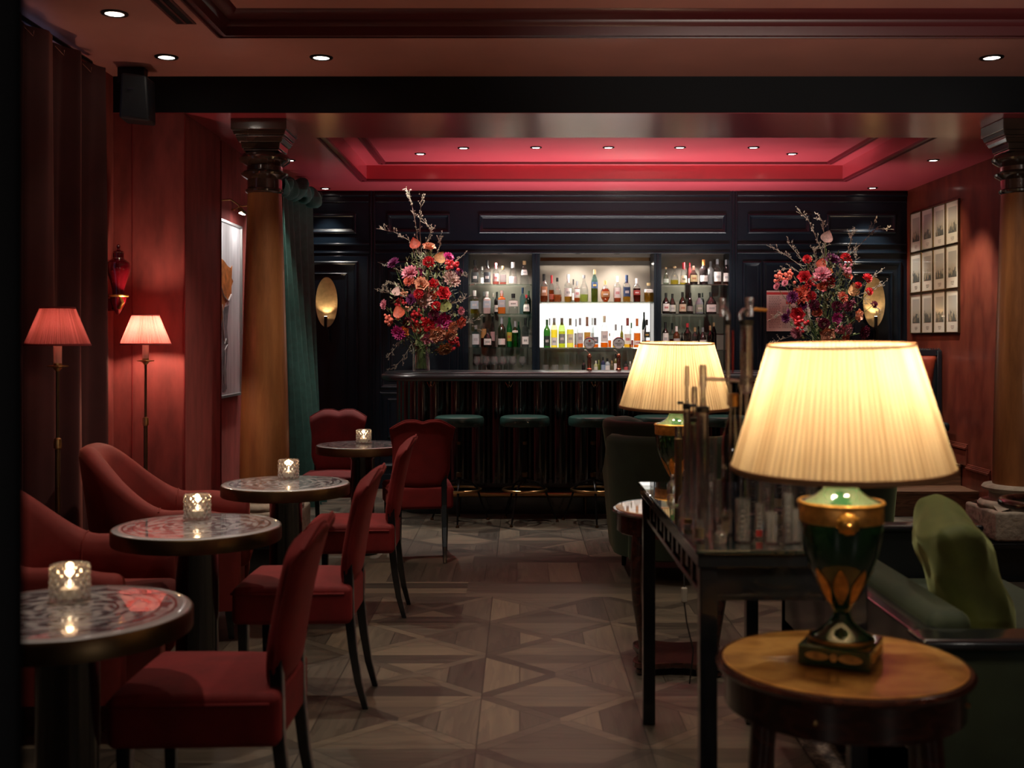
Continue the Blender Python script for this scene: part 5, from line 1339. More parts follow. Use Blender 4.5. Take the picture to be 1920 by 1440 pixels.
RowR2 = [(250, 84, 548, 'squat', s_((.02, .012, .01)), None, 0, (.14, BLK), W, (.12, .48), 'dark rum bottle with white label', RD, 0),
 (312, 78, 555, 'squat', g_((.35, .3, .28)), None, 0, (.14, BLK), (.65, .64, .62), (.1, .44), 'smoky bottle with grey white label', GY, 0),
 (410, 86, 540, 'squat', s_((.02, .015, .01)), None, 0, (.14, BLK), (.62, .5, .36), (.1, .44), 'black bottle with beige label', BRN, 0),
 (480, 74, 545, 'cone', g_((.25, .22, .2)), None, 0, (.12, BLK), (.3, .28, .26), (.12, .36), 'smoky conical bottle', None, 0),
 (572, 92, 550, 'squat', s_((.28, .32, .36)), None, 0, (.14, BLK), (.34, .42, .32), (.08, .44), 'slate grey bottle with green label', W, 0),
 (602, 40, 545, 'std', s_(BLK), None, 0, (.12, BLK), None, None, 'black bottle half hidden', None, 1),
 (684, 122, 540, 'squat', s_((.02, .012, .012)), None, 0, (.12, BLK), (.75, .73, .72), (.08, .42), 'very wide black bottle with white label', GY, 0)]
RowR3 = [(245, 68, 825, 'std', s_((.02, .015, .012)), None, 0, (.14, BLK), W, (.2, .6), 'dark bottle with long white label', GY, 0),
 (310, 56, 835, 'std', g_(CL), BRN, .4, (.14, BLK), (.6, .22, .05), (.1, .3), 'bottle with orange label', None, 1),
 (352, 72, 865, 'std', s_((.10, .035, .012)), None, 0, (.2, W), (.45, .44, .44), (.12, .48), 'brown bottle with white cap and round label', BLK, 0),
 (405, 38, 925, 'squat', s_(BLK), None, 0, (.12, BLK), W, (.1, .4), 'small black bottle', None, 1),
 (457, 78, 835, 'std', g_((.4, .36, .34)), BRN, .3, (.06, RD), (.6, .3, .12), (.1, .3), 'smoky bottle with red collar', W, 0),
 (530, 72, 875, 'std', g_((.5, .5, .52)), None, 0, (.1, CRK), (.3, .3, .32), (.1, .4), 'grey clear bottle with cork', W, 0),
 (566, 50, 865, 'squat', s_((.015, .012, .01)), None, 0, (.1, BLK), None, None, 'black bottle half hidden', None, 1),
 (605, 86, 878, 'squat', s_((.025, .018, .015)), None, 0, (.1, GY), W, (.12, .44), 'dark square shouldered bottle with white label', GY, 0),
 (676, 62, 860, 'std', g_((.2, .2, .22)), None, 0, (.1, CRK), None, None, 'dark glass bottle with cork', None, 0),
 (712, 52, 830, 'tall', g_((.15, .15, .16)), None, 0, (.08, CRK), None, None, 'slender dark bottle at the row end', None, 0)]
for rows, bay, nm, sc_, ox, base in ((RowL1, 'left', 'upper', 5.053, 860, 466), (RowL2, 'left', 'middle', 5.053, 860, 740), (RowL3, 'left', 'lower', 5.053, 860, 1056),
                                  (RowM1, 'middle', 'upper', 5.053, 860, 630), (RowM2, 'middle', 'lower', 5.053, 860, 1066),
                                  (RowR1, 'right', 'upper', sR, 1200, 474), (RowR2, 'right', 'middle', sR, 1200, 748), (RowR3, 'right', 'lower', sR, 1200, 1092)):
    zs = shelves[(bay, nm)]
    for i, (zx, zw, ztp, shp, gl, lq, lv, cp, lb, lr_, look, mk, back) in enumerate(rows):
        y = YB + (.215 if back else .088 + .034 * (i % 2)); k = y / F
        x = X(ox + zx / sc_, y); wd = min(.095 if shp != 'squat' or zw < 110 else .11, zw / sc_ * k * (.88 if shp in ('flask', 'squat') else .95)); h = (base - ztp) / sc_ * k
        bottle(x, y, zs + .0005, wd, h, shp, gl, lq, lv, cp, lb, lr_ or (.1, .4), f'{look}, {ords[i]} from left, {nm} shelf, {bay} niche', mk,
               group=f'bottles on the {nm} shelf of the {bay} niche')
# small bottles and glasses on the back counter (top z = ZN0)
sm_ = [(1185, 40, 1188, (.02, .02, .02), BLK, None, 'tiny black bitters bottle'), (1300, 40, 1195, (.5, .52, .3), W, (.7, .7, .6), 'tiny pale bottle with white cap'), (1328, 34, 1188, (.10, .14, .02), (.4, .42, .1), None, 'tiny olive bottle'),
       (1368, 44, 1160, (.02, .04, .10), BLK, (.3, .4, .55), 'tiny navy bottle with blue label'), (1410, 50, 1172, (.35, .42, .45), BLK, W, 'tiny grey bottle with white label'), (1452, 36, 1195, (.12, .10, .05), CRK, None, 'tiny brown corked bottle'),
       (1487, 40, 1132, (.10, .10, .03), BLK, W, 'small tall bottle beside the right beer tap'), (1585, 42, 1198, (.03, .03, .03), BLK, (.5, .1, .1), 'tiny black bottle with red label'), (1625, 34, 1200, (.2, .18, .15), W, None, 'tiny grey bottle with white cap'), (1660, 40, 1185, (.16, .12, .1), GY, None, 'tiny brown bottle nearest the lampshade')]
for zx, zw, ztp, c, cp, lb, look in sm_:
    y = YB + .10; k = y / F
    bottle(X(860 + zx / 5.053, y), y, ZN0 + .0005, zw / 5.053 * k, Z(440 + ztp / 5.053, y) - ZN0, 'std', ('s', c), None, 0, (.12, cp), lb, (.12, .5), look + ' on the back counter', nm='small_bottle', group='small bottles on the back counter')
def wineglass(x, y, z, label, h=.155, group='wine glasses on the back counter'):
    t = thing('wine_glass', label, 'glass', (x, y, z), 0, group)
    obj('bowl', MB().lathe([(.004, h * .45), (.022, h * .50), (.036, h * .62), (.037, h * .74), (.030, h * .92), (.027, h), (.026, h), (.029, h * .92), (.036, h * .74), (.035, h * .63), (.021, h * .52), (.0001, h * .48)], 24, caps=False), 'barglass', t)
    obj('stem', MB().lathe([(.031, 0), (.030, .003), (.006, .008), (.0035, .02), (.0035, h * .42), (.006, h * .46)], 20), 'barglass', t)
for i, zx in enumerate((175, 262, 342, 420, 515, 605)):
    wineglass(X(860 + zx / 5.053, YB + .09), YB + .09, ZN0 + .0005, f'stemmed clear wine glass, {ords[i]} from left in the left niche')
for i, zx in enumerate((218, 302, 385, 470)):
    wineglass(X(860 + zx / 5.053, YB + .2), YB + .2, ZN0 + .0005, f'rear row stemmed wine glass in the left niche, {ords[i]} from left')
for i, zx in enumerate((822, 915, 1015)):
    y = YB + .09; t = thing('tumbler', f'upturned clear tumbler in the middle niche, {ords[i]} from left', 'glass', (X(860 + zx / 5.053, y), y, ZN0 + .0005), 0, 'tumblers on the back counter')
    obj('glass', MB().lathe([(.034, 0), (.031, .07), (.028, .075), (.0001, .075)], 24, caps=False), 'barglass', t)

# ------------------------------------------------------------------ flowers
def petal(b, Mx, L, Wd, cup=.2, n=5):
    def fn(u, v):
        w_ = math.sin(PI * min(.97, .1 + .86 * v)) ** .7 * Wd / 2
        a = (u - .5) * 2
        return tuple(Mx @ Vector((a * w_, v * L, cup * L * (v * v) + .18 * Wd * a * a)))
    b.grid(fn, 2, n)
def fl_dahlia(r, seed):
    rs = random.Random(seed); b = MB()
    for layer in range(5):
        n = (14, 13, 11, 8, 6)[layer]; tilt = (5, 22, 40, 58, 76)[layer]; L = r * (1, .92, .78, .6, .42)[layer]
        for k in range(n):
            a = (k + .5 * (layer % 2)) / n * 2 * PI + rs.uniform(-.1, .1)
            petal(b, Matrix.Rotation(a, 4, 'Z') @ Matrix.Rotation(R(tilt + rs.uniform(-6, 6)), 4, 'X'), L, r * .42, .05)
    return b
def fl_rose(r, seed):
    rs = random.Random(seed); b = MB()
    for layer in range(5):
        n = (6, 5, 5, 4, 3)[layer]; tilt = (28, 48, 62, 74, 84)[layer]
        for k in range(n):
            a = (k + .4 * layer) / n * 2 * PI + rs.uniform(-.15, .15)
            petal(b, Matrix.Rotation(a, 4, 'Z') @ Matrix.Translation((0, r * .12 * (4 - layer) / 4, 0)) @ Matrix.Rotation(R(tilt), 4, 'X'), r * (.95 - .08 * layer), r * (.95 - .12 * layer), -.12)
    return b
def fl_ball(r, seed):
    rs = random.Random(seed); b = MB()
    for k in range(46):
        z = 1 - 1.5 * (k + .5) / 46; ph = k * 2.399
        q = math.sqrt(max(0, 1 - z * z))
        d = Vector((q * math.cos(ph), q * math.sin(ph), z)); rot = d.to_track_quat('Y', 'Z').to_matrix().to_4x4()
        petal(b, Matrix.Translation(d * r * .45) @ rot, r * .6, r * .5, .25, 3)
    return b
def fl_anth(r, seed):
    b = MB()
    for s_ in (0, .0015):
        def fn(u, v):
            a = (u - .5) * 2; y = -.55 + 1.65 * v
            w_ = .82 * math.sin(PI * min(1, (v + .02) ** .62)) ** .8
            return (a * w_ * r, y * r, r * (.22 * a * a + .12 * v * v) - s_)
        b.grid(fn, 10, 14)
    return b
def fl_berry(r, seed):
    rs = random.Random(seed); b = MB()
    for k in range(16):
        p = Vector((rs.gauss(0, 1), rs.gauss(0, 1), rs.gauss(0, .7))) * r * .42; q = r * rs.uniform(.2, .3)
        b.lathe([(.0001, -q), (q * .75, -q * .6), (q, 0), (q * .75, q * .6), (.0001, q)], 8, c=tuple(p))
    return b
kinds = {'d': fl_dahlia, 'r': fl_rose, 'b': fl_ball, 'a': fl_anth, 'c': fl_berry}
fcol = {'red': (.62, .02, .03), 'pink': (.85, .27, .34), 'magenta': (.55, .04, .22), 'peach': (.80, .33, .20), 'coral': (.78, .16, .10), 'purple': (.17, .02, .10),
        'blush': (.88, .52, .46), 'tan': (.62, .30, .13), 'rust': (.62, .12, .06), 'olive': (.26, .26, .08), 'dark': (.16, .012, .04), 'orange': (.80, .22, .05)}
fproto = {}
def flower(kind, c, r, pos, nrm, parent, roll, seed):
    key = (kind, c)
    if key not in fproto:
        mb = kinds[kind](1.0, hash(key) % 97 if False else len(fproto) + 3); me = bpy.data.meshes.new({'d': 'dahlia', 'r': 'rose', 'b': 'ranunculus', 'a': 'anthurium', 'c': 'berry_cluster'}[kind])
        me.from_pydata(mb.v, [], mb.f); me.update()
        mk_ = 'petal_' + c
        if mk_ not in M: M[mk_] = pm(mk_, fcol[c], .55, noise=.3, nscale=3)
        me.materials.append(M[mk_]); me.polygons.foreach_set('use_smooth', [True] * len(me.polygons)); fproto[key] = me
    o = bpy.data.objects.new({'d': 'dahlia', 'r': 'rose', 'b': 'ranunculus', 'a': 'anthurium', 'c': 'berry_cluster'}[kind], fproto[key]); col.objects.link(o)
    o.parent = parent
    q = Vector(nrm).normalized().to_track_quat('Z', 'Y') @ Matrix.Rotation(roll, 3, 'Z').to_quaternion()
    o.matrix_parent_inverse = Matrix.Identity(4); o.rotation_mode = 'QUATERNION'; o.rotation_quaternion = q
    o.location = pos; o.scale = (r, r, r)
    return o
def arrangement(label, cx, cy, zb, FL, TW, sc_, ox, oy, seed, core, vase=True):
    rs = random.Random(seed)
    t = thing('flower_arrangement', label, 'flowers', (cx, cy, zb)); k = cy / F
    def loc(zx, zy, dy=0): return Vector((X(ox + zx / sc_, cy) - cx, dy, Z(oy + zy / sc_, cy) - zb))
    c0_ = loc(*core)
    vz = obj('vase', MB().lathe([(.0001, .002), (.07, .001), (.072, .006), (.072, .19), (.075, .20), (.072, .20), (.069, .19), (.069, .014), (.0001, .012)], 40, caps=False), 'glass', t)
    b = MB(); root = Vector((0, 0, .03))
    for zx, zy, kd, c, r in FL:
        dy = rs.uniform(-.16, -.02); p = loc(zx, zy, dy); n_ = (p - c0_) * .9 + Vector((rs.uniform(-.05, .05), -.22, .03))
        if kd == 'a': n_ = Vector((n_.x * .5, -.3, .05))
        flower(kd, c, r * k / sc_ * (1.0 if kd == 'a' else 1.36), p, n_, t, rs.uniform(-.5, .5), 1)
        neck = Vector((rs.uniform(-.03, .03), rs.uniform(-.03, .03), .22)); foot = Vector((rs.uniform(-.05, .05), rs.uniform(-.05, .05), .02))
        m1 = neck.lerp(p, .5) + Vector((0, .06, 0))
        b.tube([foot, neck, m1, p + Vector((0, .012, -.005))], .0022, 5)
    obj('stems', b, 'stem', t)
    # hidden back blooms so that the bunch is full
    for i in range(16):
        a = rs.uniform(0, PI); q = Vector((math.cos(a) * rs.uniform(.05, .3), math.sin(a) * rs.uniform(.05, .22), rs.uniform(-.3, .22)))
        flower(rs.choice('drbc'), rs.choice(['red', 'pink', 'purple', 'dark', 'peach', 'olive']), rs.uniform(.028, .045), c0_ + q, q + Vector((0, .1, 0)), t, 0, 1)
    b = MB()   # foliage: many small leaves
    for i in range(640):
        a = rs.uniform(0, 2 * PI); rr = rs.random() ** .6; zz = rs.uniform(-1, 1)
        p = c0_ + Vector((math.cos(a) * rr * .30 * math.sqrt(1.05 - zz * zz), math.sin(a) * rr * .2, zz * .42))
        d = Vector((rs.gauss(0, 1), rs.gauss(0, 1), rs.gauss(0, 1))).normalized()
        petal(b, Matrix.Translation(p) @ d.to_track_quat('Y', 'Z').to_matrix().to_4x4(), rs.uniform(.03, .06), rs.uniform(.010, .024), .2, 3)
    o = obj('foliage', b, 'leaf', t); o['kind'] = 'stuff'
    for pts, w0 in TW:   # branches, each with side twigs and buds
        P = [loc(zx, zy, -.03 + rs.uniform(-.05, .05)) for zx, zy in pts]
        for p in P: p.z = max(p.z, .012)
        b = MB(); b.tube(P, [w0 * .6 * (1 - .7 * i / (len(P) - 1)) for i in range(len(P))], 6)
        for i in range(len(P) - 1):
            for q in range(8):
                s0_ = P[i].lerp(P[i + 1], rs.random()); d = (P[i + 1] - P[i]).normalized() + Vector((rs.uniform(-.8, .8), rs.uniform(-.6, .6), rs.uniform(-.3, .8)))
                e = s0_ + d.normalized() * rs.uniform(.02, .075); b.tube([s0_, e], [.0015, .0009], 4)
                for _ in range(3):
                    c_ = s0_.lerp(e, rs.uniform(.4, 1)) + Vector((rs.uniform(-.008, .008), rs.uniform(-.008, .008), rs.uniform(-.008, .008)))
                    b.lathe([(.0001, -.005), (.0035, 0), (.0001, .006)], 5, c=tuple(c_))
        b.v = [(p[0], p[1], max(p[2], .004)) for p in b.v]
        obj('branch', b, 'twig', t)
    return t
FL1 = [(1190, 690, 'a', 'coral', 40), (1270, 715, 'r', 'peach', 32), (1332, 772, 'a', 'tan', 42), (1385, 765, 'd', 'magenta', 26), (1272, 795, 'b', 'red', 26), (1065, 800, 'd', 'purple', 32),
       (1165, 860, 'd', 'pink', 42), (1212, 853, 'b', 'magenta', 20), (1400, 808, 'c', 'red', 34), (1395, 895, 'd', 'blush', 46), (1230, 925, 'r', 'peach', 36), (1295, 920, 'r', 'red', 26), (1160, 905, 'd', 'coral', 26),
       (1085, 968, 'a', 'blush', 34), (1355, 978, 'r', 'red', 34), (1243, 1010, 'd', 'blush', 40), (1008, 1037, 'd', 'pink', 24), (1315, 1050, 'b', 'red', 22), (1100, 1022, 'c', 'red', 26), (1370, 1055, 'a', 'olive', 44),
       (1105, 1090, 'a', 'rust', 46), (1345, 1135, 'd', 'magenta', 44), (1200, 1105, 'c', 'red', 34), (1450, 1140, 'r', 'coral', 28), (1410, 1168, 'd', 'peach', 28), (1035, 1122, 'c', 'coral', 30), (1205, 1165, 'r', 'rust', 30),
       (1268, 1158, 'b', 'red', 30), (1320, 1205, 'r', 'peach', 40), (1102, 1200, 'd', 'magenta', 36), (1138, 1190, 'r', 'orange', 26), (1260, 1232, 'd', 'pink', 34), (1396, 1212, 'd', 'peach', 32), (1415, 1262, 'c', 'red', 30),
       (1360, 1292, 'd', 'tan', 36), (1215, 980, 'b', 'red', 22), (1170, 1010, 'd', 'purple', 26), (1290, 985, 'b', 'rust', 20), (1150, 1140, 'b', 'dark', 26), (1300, 1100, 'b', 'dark', 24), (1445, 850, 'b', 'purple', 18), (1455, 1075, 'd', 'pink', 20)]
TW1 = [([(1230, 950), (1215, 780), (1190, 560), (1165, 440), (1135, 368)], .006), ([(1240, 900), (1215, 620), (1215, 500), (1225, 410)], .005), ([(1220, 850), (1150, 660), (1060, 610), (958, 592)], .005),
       ([(1240, 820), (1250, 680), (1280, 600), (1225, 530)], .004), ([(1200, 900), (1100, 840), (970, 790)], .005), ([(1340, 880), (1420, 790), (1482, 735)], .006), ([(1150, 1000), (1050, 970), (995, 965)], .005),
       ([(1120, 950), (1040, 900), (990, 940)], .003), ([(1350, 1150), (1470, 1150), (1565, 1120)], .004), ([(1340, 1120), (1460, 1090), (1560, 1190)], .003), ([(1180, 1250), (1110, 1360), (1050, 1430)], .004),
       ([(1150, 1190), (1060, 1300), (1030, 1340)], .003), ([(1280, 820), (1330, 690), (1330, 640)], .004), ([(1300, 950), (1420, 850), (1480, 870)], .004), ([(1360, 1050), (1470, 1010), (1480, 1000)], .004)]
arrangement('tall wild arrangement of dahlias and branches at the left end of the bar', X(790, 9.2), 9.2, 1.156, FL1, TW1, 3.13, 400, 240, 5, (1240, 1040))
FL2 = [(560, 305, 'a', 'blush', 48), (428, 443, 'b', 'red', 22), (533, 472, 'a', 'coral', 42), (605, 440, 'd', 'purple', 40), (680, 430, 'b', 'red', 24), (716, 450, 'b', 'rust', 18), (690, 492, 'c', 'pink', 34),
       (520, 540, 'd', 'pink', 44), (570, 522, 'r', 'orange', 24), (590, 575, 'b', 'red', 30), (706, 548, 'r', 'coral', 30), (815, 560, 'b', 'red', 24), (265, 545, 'c', 'coral', 30), (320, 540, 'c', 'coral', 32), (412, 560, 'r', 'red', 36),
       (292, 592, 'd', 'pink', 18), (258, 608, 'd', 'pink', 20), (776, 605, 'b', 'red', 20), (822, 645, 'b', 'red', 20), (340, 682, 'd', 'purple', 34), (410, 665, 'd', 'coral', 50), (465, 672, 'b', 'red', 24), (420, 732, 'd', 'purple', 28),
       (655, 680, 'd', 'coral', 28), (742, 642, 'a', 'tan', 54), (865, 725, 'b', 'dark', 18), (385, 788, 'r', 'red', 40), (510, 778, 'a', 'rust', 44), (310, 812, 'd', 'purple', 26), (622, 812, 'd', 'magenta', 30), (740, 795, 'r', 'peach', 32),
       (562, 908, 'r', 'peach', 40), (700, 885, 'd', 'pink', 38), (376, 905, 'd', 'pink', 32), (382, 846, 'c', 'red', 34), (790, 900, 'd', 'dark', 34), (690, 940, 'd', 'coral', 28), (620, 740, 'b', 'dark', 26), (540, 850, 'b', 'dark', 28),
       (480, 730, 'b', 'dark', 26), (700, 740, 'b', 'dark', 26), (520, 620, 'r', 'rust', 24), (450, 600, 'c', 'red', 26)]
TW2 = [([(560, 620), (555, 400), (520, 300), (470, 190), (380, 110)], .006), ([(570, 560), (560, 300), (545, 200), (520, 140)], .005), ([(600, 620), (700, 420), (790, 340), (880, 240), (1015, 240)], .005), ([(700, 420), (720, 320), (730, 270), (760, 255)], .004),
       ([(850, 270), (890, 200)], .003), ([(520, 600), (400, 470), (300, 400), (225, 360)], .005), ([(500, 520), (400, 400), (315, 320)], .006), ([(480, 560), (350, 490), (235, 515)], .004), ([(450, 640), (340, 600), (300, 600)], .003),
       ([(480, 560), (500, 430), (480, 380), (600, 340)], .004), ([(650, 560), (760, 440), (770, 400)], .004), ([(760, 640), (850, 560), (915, 510)], .004), ([(760, 660), (850, 700), (920, 760)], .003), ([(790, 660), (900, 620), (940, 590)], .003),
       ([(400, 800), (280, 790), (200, 830)], .003), ([(420, 900), (340, 930), (230, 965)], .004)]
arrangement('tall wild arrangement of dahlias and branches on the bar beside the right wall plate', X(1545, 9.2), 9.2, 1.156, FL2, TW2, 3.428, 1380, 360, 9, (570, 740))

# ------------------------------------------------------------------ wall plates with light (sconces)
def sconce(px, py, label, p):
    d = YB; x, z = X(px, d), Z(py, d)
    t = thing('wall_sconce', label, 'wall light', (x, d - .028, z))
    def fn(u, v):
        a = u * 2 * PI; return (.103 * v * math.cos(a), -.020 + .018 * (1 - v * v) + .0, .236 * v * math.sin(a))
    b = MB().grid(lambda u, v: fn(u, max(v, .001)), 48, 8, closeu=True)
    b.grid(lambda u, v: (.104 * math.cos(u * 2 * PI) * (1 - .5 * v), -.018 + .014 * v, .237 * math.sin(u * 2 * PI) * (1 - .5 * v)), 48, 2, closeu=True)
    obj('oval_plate', b, 'plate', t, 60)
    obj('holder', MB().box(-.013, -.085, -.25, .013, -.055, -.135).box(-.002, -.075, -.375, .026, -.012, -.26).box(-.013, -.075, -.265, .013, -.02, -.25), 'blackmetal', t, 0, .003)
    obj('lens', MB().box(-.009, -.081, -.135, .009, -.059, -.1335), emit_mat('sconce_glow', (1, .75, .5), 30), t, 0)
    spot('sconce_beam', (x, d - .095, z - .125), p, (1, .74, .48), 105, .7, .012, (x, d - .03, z + .06))
sconce(614, 567, 'oval brass wall light on the black panelled door', 5)
sconce(1636, 567, 'oval brass wall light behind the right flowers', 6)

# menu sheet
t = thing('menu_sheet', 'cream printed menu sheet with red header on the dark wall', 'poster', (X(1478, YB), YB - .006, Z(583, YB)))
hw_, hh_ = (1519 - 1437) / 2 * YB / F, 38 * YB / F
obj('paper', MB().box(-hw_, -.004, -hh_, hw_, .004, hh_), 'paper', t, 0)
T = lambda u, v, h: (u, -.0045 - h, v)
obj('red_band', MB().poly([(-hw_, hh_ * .80), (hw_, hh_ * .80), (hw_, hh_ * .92), (-hw_, hh_ * .92)], .0006, T), 'redink', t, 0)
obj('red_square', MB().poly([(-.024, hh_ * .34), (.024, hh_ * .34), (.024, hh_ * .56), (-.024, hh_ * .56)], .0006, T), 'redink', t, 0)
b = MB(); rs = random.Random(2)
for c_ in range(3):
    for r_ in range(20):
        u0_ = -hw_ * .9 + c_ * hw_ * .62; v0_ = hh_ * (.70 - .08 * r_)
        if c_ == 1 and .25 < v0_ / hh_ < .62: continue
        q = 0
        while q < hw_ * .5:
            w_ = rs.uniform(.008, .022); b.poly([(u0_ + q, v0_ - .003), (u0_ + q + w_, v0_ - .003), (u0_ + q + w_, v0_ + .002), (u0_ + q, v0_ + .002)], .0004, T); q += w_ + .005
obj('print_lines', b, 'ink', t, 0)

# ------------------------------------------------------------------ framed prints on the right wall
wy0, wy1, wz0, wz1 = X(0, 0), 0, 0, 0
ya, yb_ = XR * F / (1709.5 - VX), XR * F / (1801 - VX)     # far, near
zt = (Z(402, ya) + Z(369.7, yb_)) / 2; zb_ = (Z(626, ya) + Z(625, yb_)) / 2
cw, ch = (ya - yb_) / 4, (zt - zb_) / 3
def make_print(label):
    t = thing('framed_print', label, 'picture', (0, 0, 0), 0, 'framed engravings on the right wall')
    a, c_ = cw / 2 - .002, ch / 2 - .002
    TT = lambda u, v, h: (-h, u, v)
    obj('frame', MB().frame(-a, -c_, a, c_, [(0, 0), (0, .018), (.007, .02), (.010, .012), (.010, 0)], TT), 'darkbrass', t, 0)
    obj('mount', MB().box(-.010, -a + .009, -c_ + .009, 0, a - .009, c_ - .009), 'mat', t, 0)
    p = obj('engraving', MB().box(-.0005, -a * .62, -c_ * .52, .0005, a * .62, c_ * .66), 'print', t, 0, loc=(-.011, 0, .01))
    b = MB()
    for j in range(3):
        q = -.035 if j < 2 else -.022
        while q < (.03 if j < 2 else .02): b.box(-.0112, q, -c_ * .66 - j * .012 - .004, -.0102, q + .009, -c_ * .66 - j * .012); q += .0125
    obj('caption', b, 'ink', t, 0)
    return t
p0 = None
cols_ = ['farthest', 'second', 'third', 'nearest']; rws = ['bottom', 'middle', 'top']
for r_ in range(3):
    for c_ in range(4):
        lb_ = f'framed engraving of figures in the {rws[r_]} row, {cols_[c_]} column from the back corner' if c_ in (1, 2) else f'framed engraving of figures in the {rws[r_]} row, {cols_[c_]} column to the {"back corner" if c_ == 0 else "viewer"}'
        L_ = (XR - .001, ya - cw * (c_ + .5), zb_ + ch * (r_ + .5))
        if p0 is None: p0 = make_print(lb_); p0.location = L_
        else: dup(p0, L_, 0, lb_)
spot('picture_wash_beam', (2.75, 8.9, ZB - .03), 60, (1, .84, .58), 50, .8, .03, (XR, 9.7, 2.0))

# high-backed leather settle on the platform
t = thing('leather_settle', 'high-backed black settle with russet leather panel below the framed prints', 'bench', (3.3, 9.78, .3745))
obj('frame', MB().box(-.30, 0, 0, .37, .05, .945).box(-.30, -.02, .90, .37, .06, .955).box(.33, -.04, 0, .37, .05, .945), 'black', t, 0, .005)
b = MB()
for k in range(30): b.lathe([(.0001, .0), (.008, .004), (.006, .010), (.0001, .012)], 8, c=(-.29 + .0225 * k, .02, .955))
obj('beaded_edge', b, 'black', t)
Tp = lambda u, v, h: (u, -.004 - h, v)
pts = [(-.30, .92), (.335, .905), (.262, .44), (-.2, .47)]
b = MB()
def fp(u, v):
    x0 = -.30 + .10 * (1 - v); x1 = .262 + .073 * v; z = .45 + .455 * v
    e = (max(0, 1 - abs(2 * u - 1) ** 10) * max(0, 1 - abs(2 * v - 1) ** 10)) ** .5
    return (x0 + (x1 - x0) * u, -.004 - .045 * e, z)
b.grid(fp, 20, 20); obj('leather_panel', b, 'leather', t, 60)
obj('lower_roll', MB().tube([(-.24, -.03, .445), (.255, -.03, .43)], .018, 10), 'leather', t)
obj('seat', MB().rbox(-.30, -.34, .26, .33, -.03, .34, .03, 3), 'blackmatt', t, 60)

# ------------------------------------------------------------------ left alcove picture with two brass picture lights
t = thing('large_painting', 'tall pale painting of an orange animal head in a silver frame, alcove wall', 'picture', (XL, 7.92, 0))
TT = lambda u, v, h: (h, u, v)
obj('frame', MB().frame(-.52, 1.0, .50, 2.26, [(0, 0), (0, .035), (.016, .035), (.02, .022), (.02, 0)], TT), 'silver', t, 0)
obj('canvas', MB().box(0, -.50, 1.02, .02, .48, 2.24), 'canvas', t, 0)
rs = random.Random(4)
head = [(-.30, 1.95), (-.12, 1.99), (.02, 1.97), (.12, 1.94), (.20, 1.93), (.24, 1.95), (.23, 1.86), (.27, 1.84), (.22, 1.80), (.22, 1.73), (.14, 1.70), (.05, 1.67), (-.02, 1.60), (-.06, 1.50), (-.08, 1.36), (-.14, 1.40), (-.18, 1.52), (-.30, 1.58), (-.42, 1.62), (-.44, 1.82)]
obj('orange_head', MB().poly(head, .003, lambda u, v, h: (.0202 + h, u, v)), 'orangepaint', t, 0)
body_ = [(.02, 1.64), (.16, 1.66), (.10, 1.50), (.13, 1.40), (.08, 1.2), (.10, 1.06), (-.02, 1.04), (-.05, 1.2), (-.02, 1.35), (-.04, 1.5)]
obj('grey_brushwork', MB().poly(body_, .002, lambda u, v, h: (.0202 + h, u, v)), 'greypaint', t, 0)
b = MB()
b.tube([(.026, -.10, 1.80), (.026, .0, 1.72), (.026, .12, 1.69), (.026, .2, 1.74)], .006, 6).tube([(.026, -.04, 1.66), (.026, -.02, 1.5), (.026, .02, 1.4)], .005, 6).tube([(.026, .02, 1.38), (.026, .06, 1.42), (.026, .10, 1.38), (.026, .03, 1.34), (.026, .02, 1.1)], .004, 6)
obj('white_strokes', b, 'whitepaint', t)
for (px_, py_, d_), lb_ in (((425, 400, 7.75), 'brass swan-neck picture light above the alcove painting, one nearer the viewer'), ((445, 410, 8.25), 'brass swan-neck picture light above the alcove painting, one beside the column')):
    z = Z(py_, d_); t = thing('picture_light', lb_, 'wall light', (XL, d_, z + .06), 0, 'picture lights over the alcove painting')
    obj('arm', MB().tube([(0, 0, 0), (.05, 0, .03), (.12, 0, .035), (.17, 0, .0), (.19, 0, -.03)], .006, 8).lathe([(.022, 0), (.02, .01), (.0001, .012)], 16), 'brass', t)
    obj('lamp_tube', MB().tube([(.20, -.06, -.04), (.195, .06, -.05)], .017, 12), 'brass', t)
    obj('lens', MB().box(.188, -.055, -.0665, .206, .055, -.0615), emit_mat('picture_lamp_glow', (1, .93, .85), 14), t, 0)
    area('picture_lamp_light', (XL + .20, d_, z - .012), .12, .03, 1.2, (1, .92, .86), (0, R(18), 0))

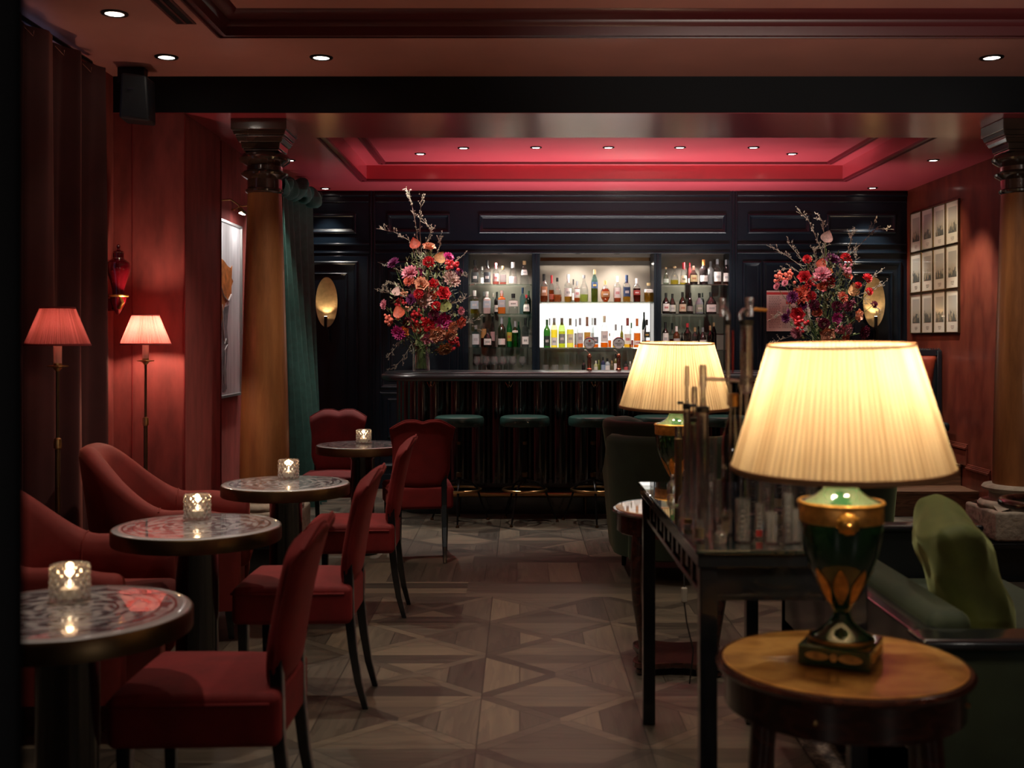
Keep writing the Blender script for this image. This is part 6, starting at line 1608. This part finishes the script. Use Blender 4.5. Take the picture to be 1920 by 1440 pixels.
# ------------------------------------------------------------------ lidded urn on a wall bracket, loudspeaker
ux, uy = X(222, 6.26), 6.26
t = thing('lidded_vase', 'glossy oxblood lidded vase peeking out behind the red curtain', 'vase', (ux, uy, Z(553, uy)))
h = (553 - 458) * uy / F
obj('body', MB().lathe([(.035, 0), (.032, .008), (.034, .03), (.045, .08), (.062, .125), (.068, .155), (.062, .18), (.04, .197), (.030, .202)], 36), 'oxblood', t)
obj('silver_band', MB().lathe([(.0305, .2), (.033, .203), (.0305, .207)], 30, caps=False).lathe([(.0305, .232), (.033, .235), (.0305, .238)], 30, caps=False), 'chrome', t)
obj('lid', MB().lathe([(.030, .205), (.030, .233), (.027, .243), (.012, .25), (.006, .257), (.010, .265), (.011, .272), (.006, .281), (.0001, .284)], 30), 'oxblood', t)
t = thing('wall_bracket', 'small gilt and oxblood wall bracket carrying the lidded vase', 'bracket', (ux, uy, Z(553, uy)))
obj('gilt_shelf', MB().lathe([(.052, -.012), (.056, -.006), (.052, -.0005), (.0001, -.0005)], 30, caps=False).lathe([(.0001, -.012), (.052, -.012)], 30, caps=False), 'gold', t)
obj('corbel', MB().lathe([(.045, -.013), (.042, -.045), (.028, -.08), (.012, -.105), (.0001, -.115)], 24), 'oxblood', t)
obj('gilt_scroll', MB().tube([(.02, -.03, -.015), (.034, -.03, -.045), (.02, -.03, -.075), (.004, -.02, -.07)], .010, 8), 'gold', t)
obj('wall_plate', MB().box(-2.349 - ux, -.02, -.09, -.03, .02, -.02), 'oxblood', t, 0, .003)
t = thing('loudspeaker', 'black wedge loudspeaker hung under the ceiling above the curtain end', 'loudspeaker', (X(258, 6.24), 6.24, 0))
zt_, zb2 = Z(141, 6.2), Z(224, 6.2)
b = MB().add([(-.07, -.10, zb2), (.085, -.06, zb2 - .012), (.07, .1, zb2 - .012), (-.09, .08, zb2), (-.05, -.12, zt_), (.075, -.08, zt_ - .01), (.07, .09, zt_ - .01), (-.09, .08, zt_)],
             [(0, 3, 2, 1), (4, 5, 6, 7), (0, 1, 5, 4), (1, 2, 6, 5), (2, 3, 7, 6), (3, 0, 4, 7)])
obj('cabinet', b, 'speaker', t, 0, .012)
obj('badge', MB().box(-.015, -.112, (zt_ + zb2) / 2 + .03, .015, -.106, (zt_ + zb2) / 2 + .036), 'chrome', t, 0)
obj('bracket', MB().box(-.11, -.01, zt_ - .03, -.09, .05, zt_ + .01).box(-.11, -.01, zt_ , .04, .05, 2.925), 'blackmetal', t, 0, .003)
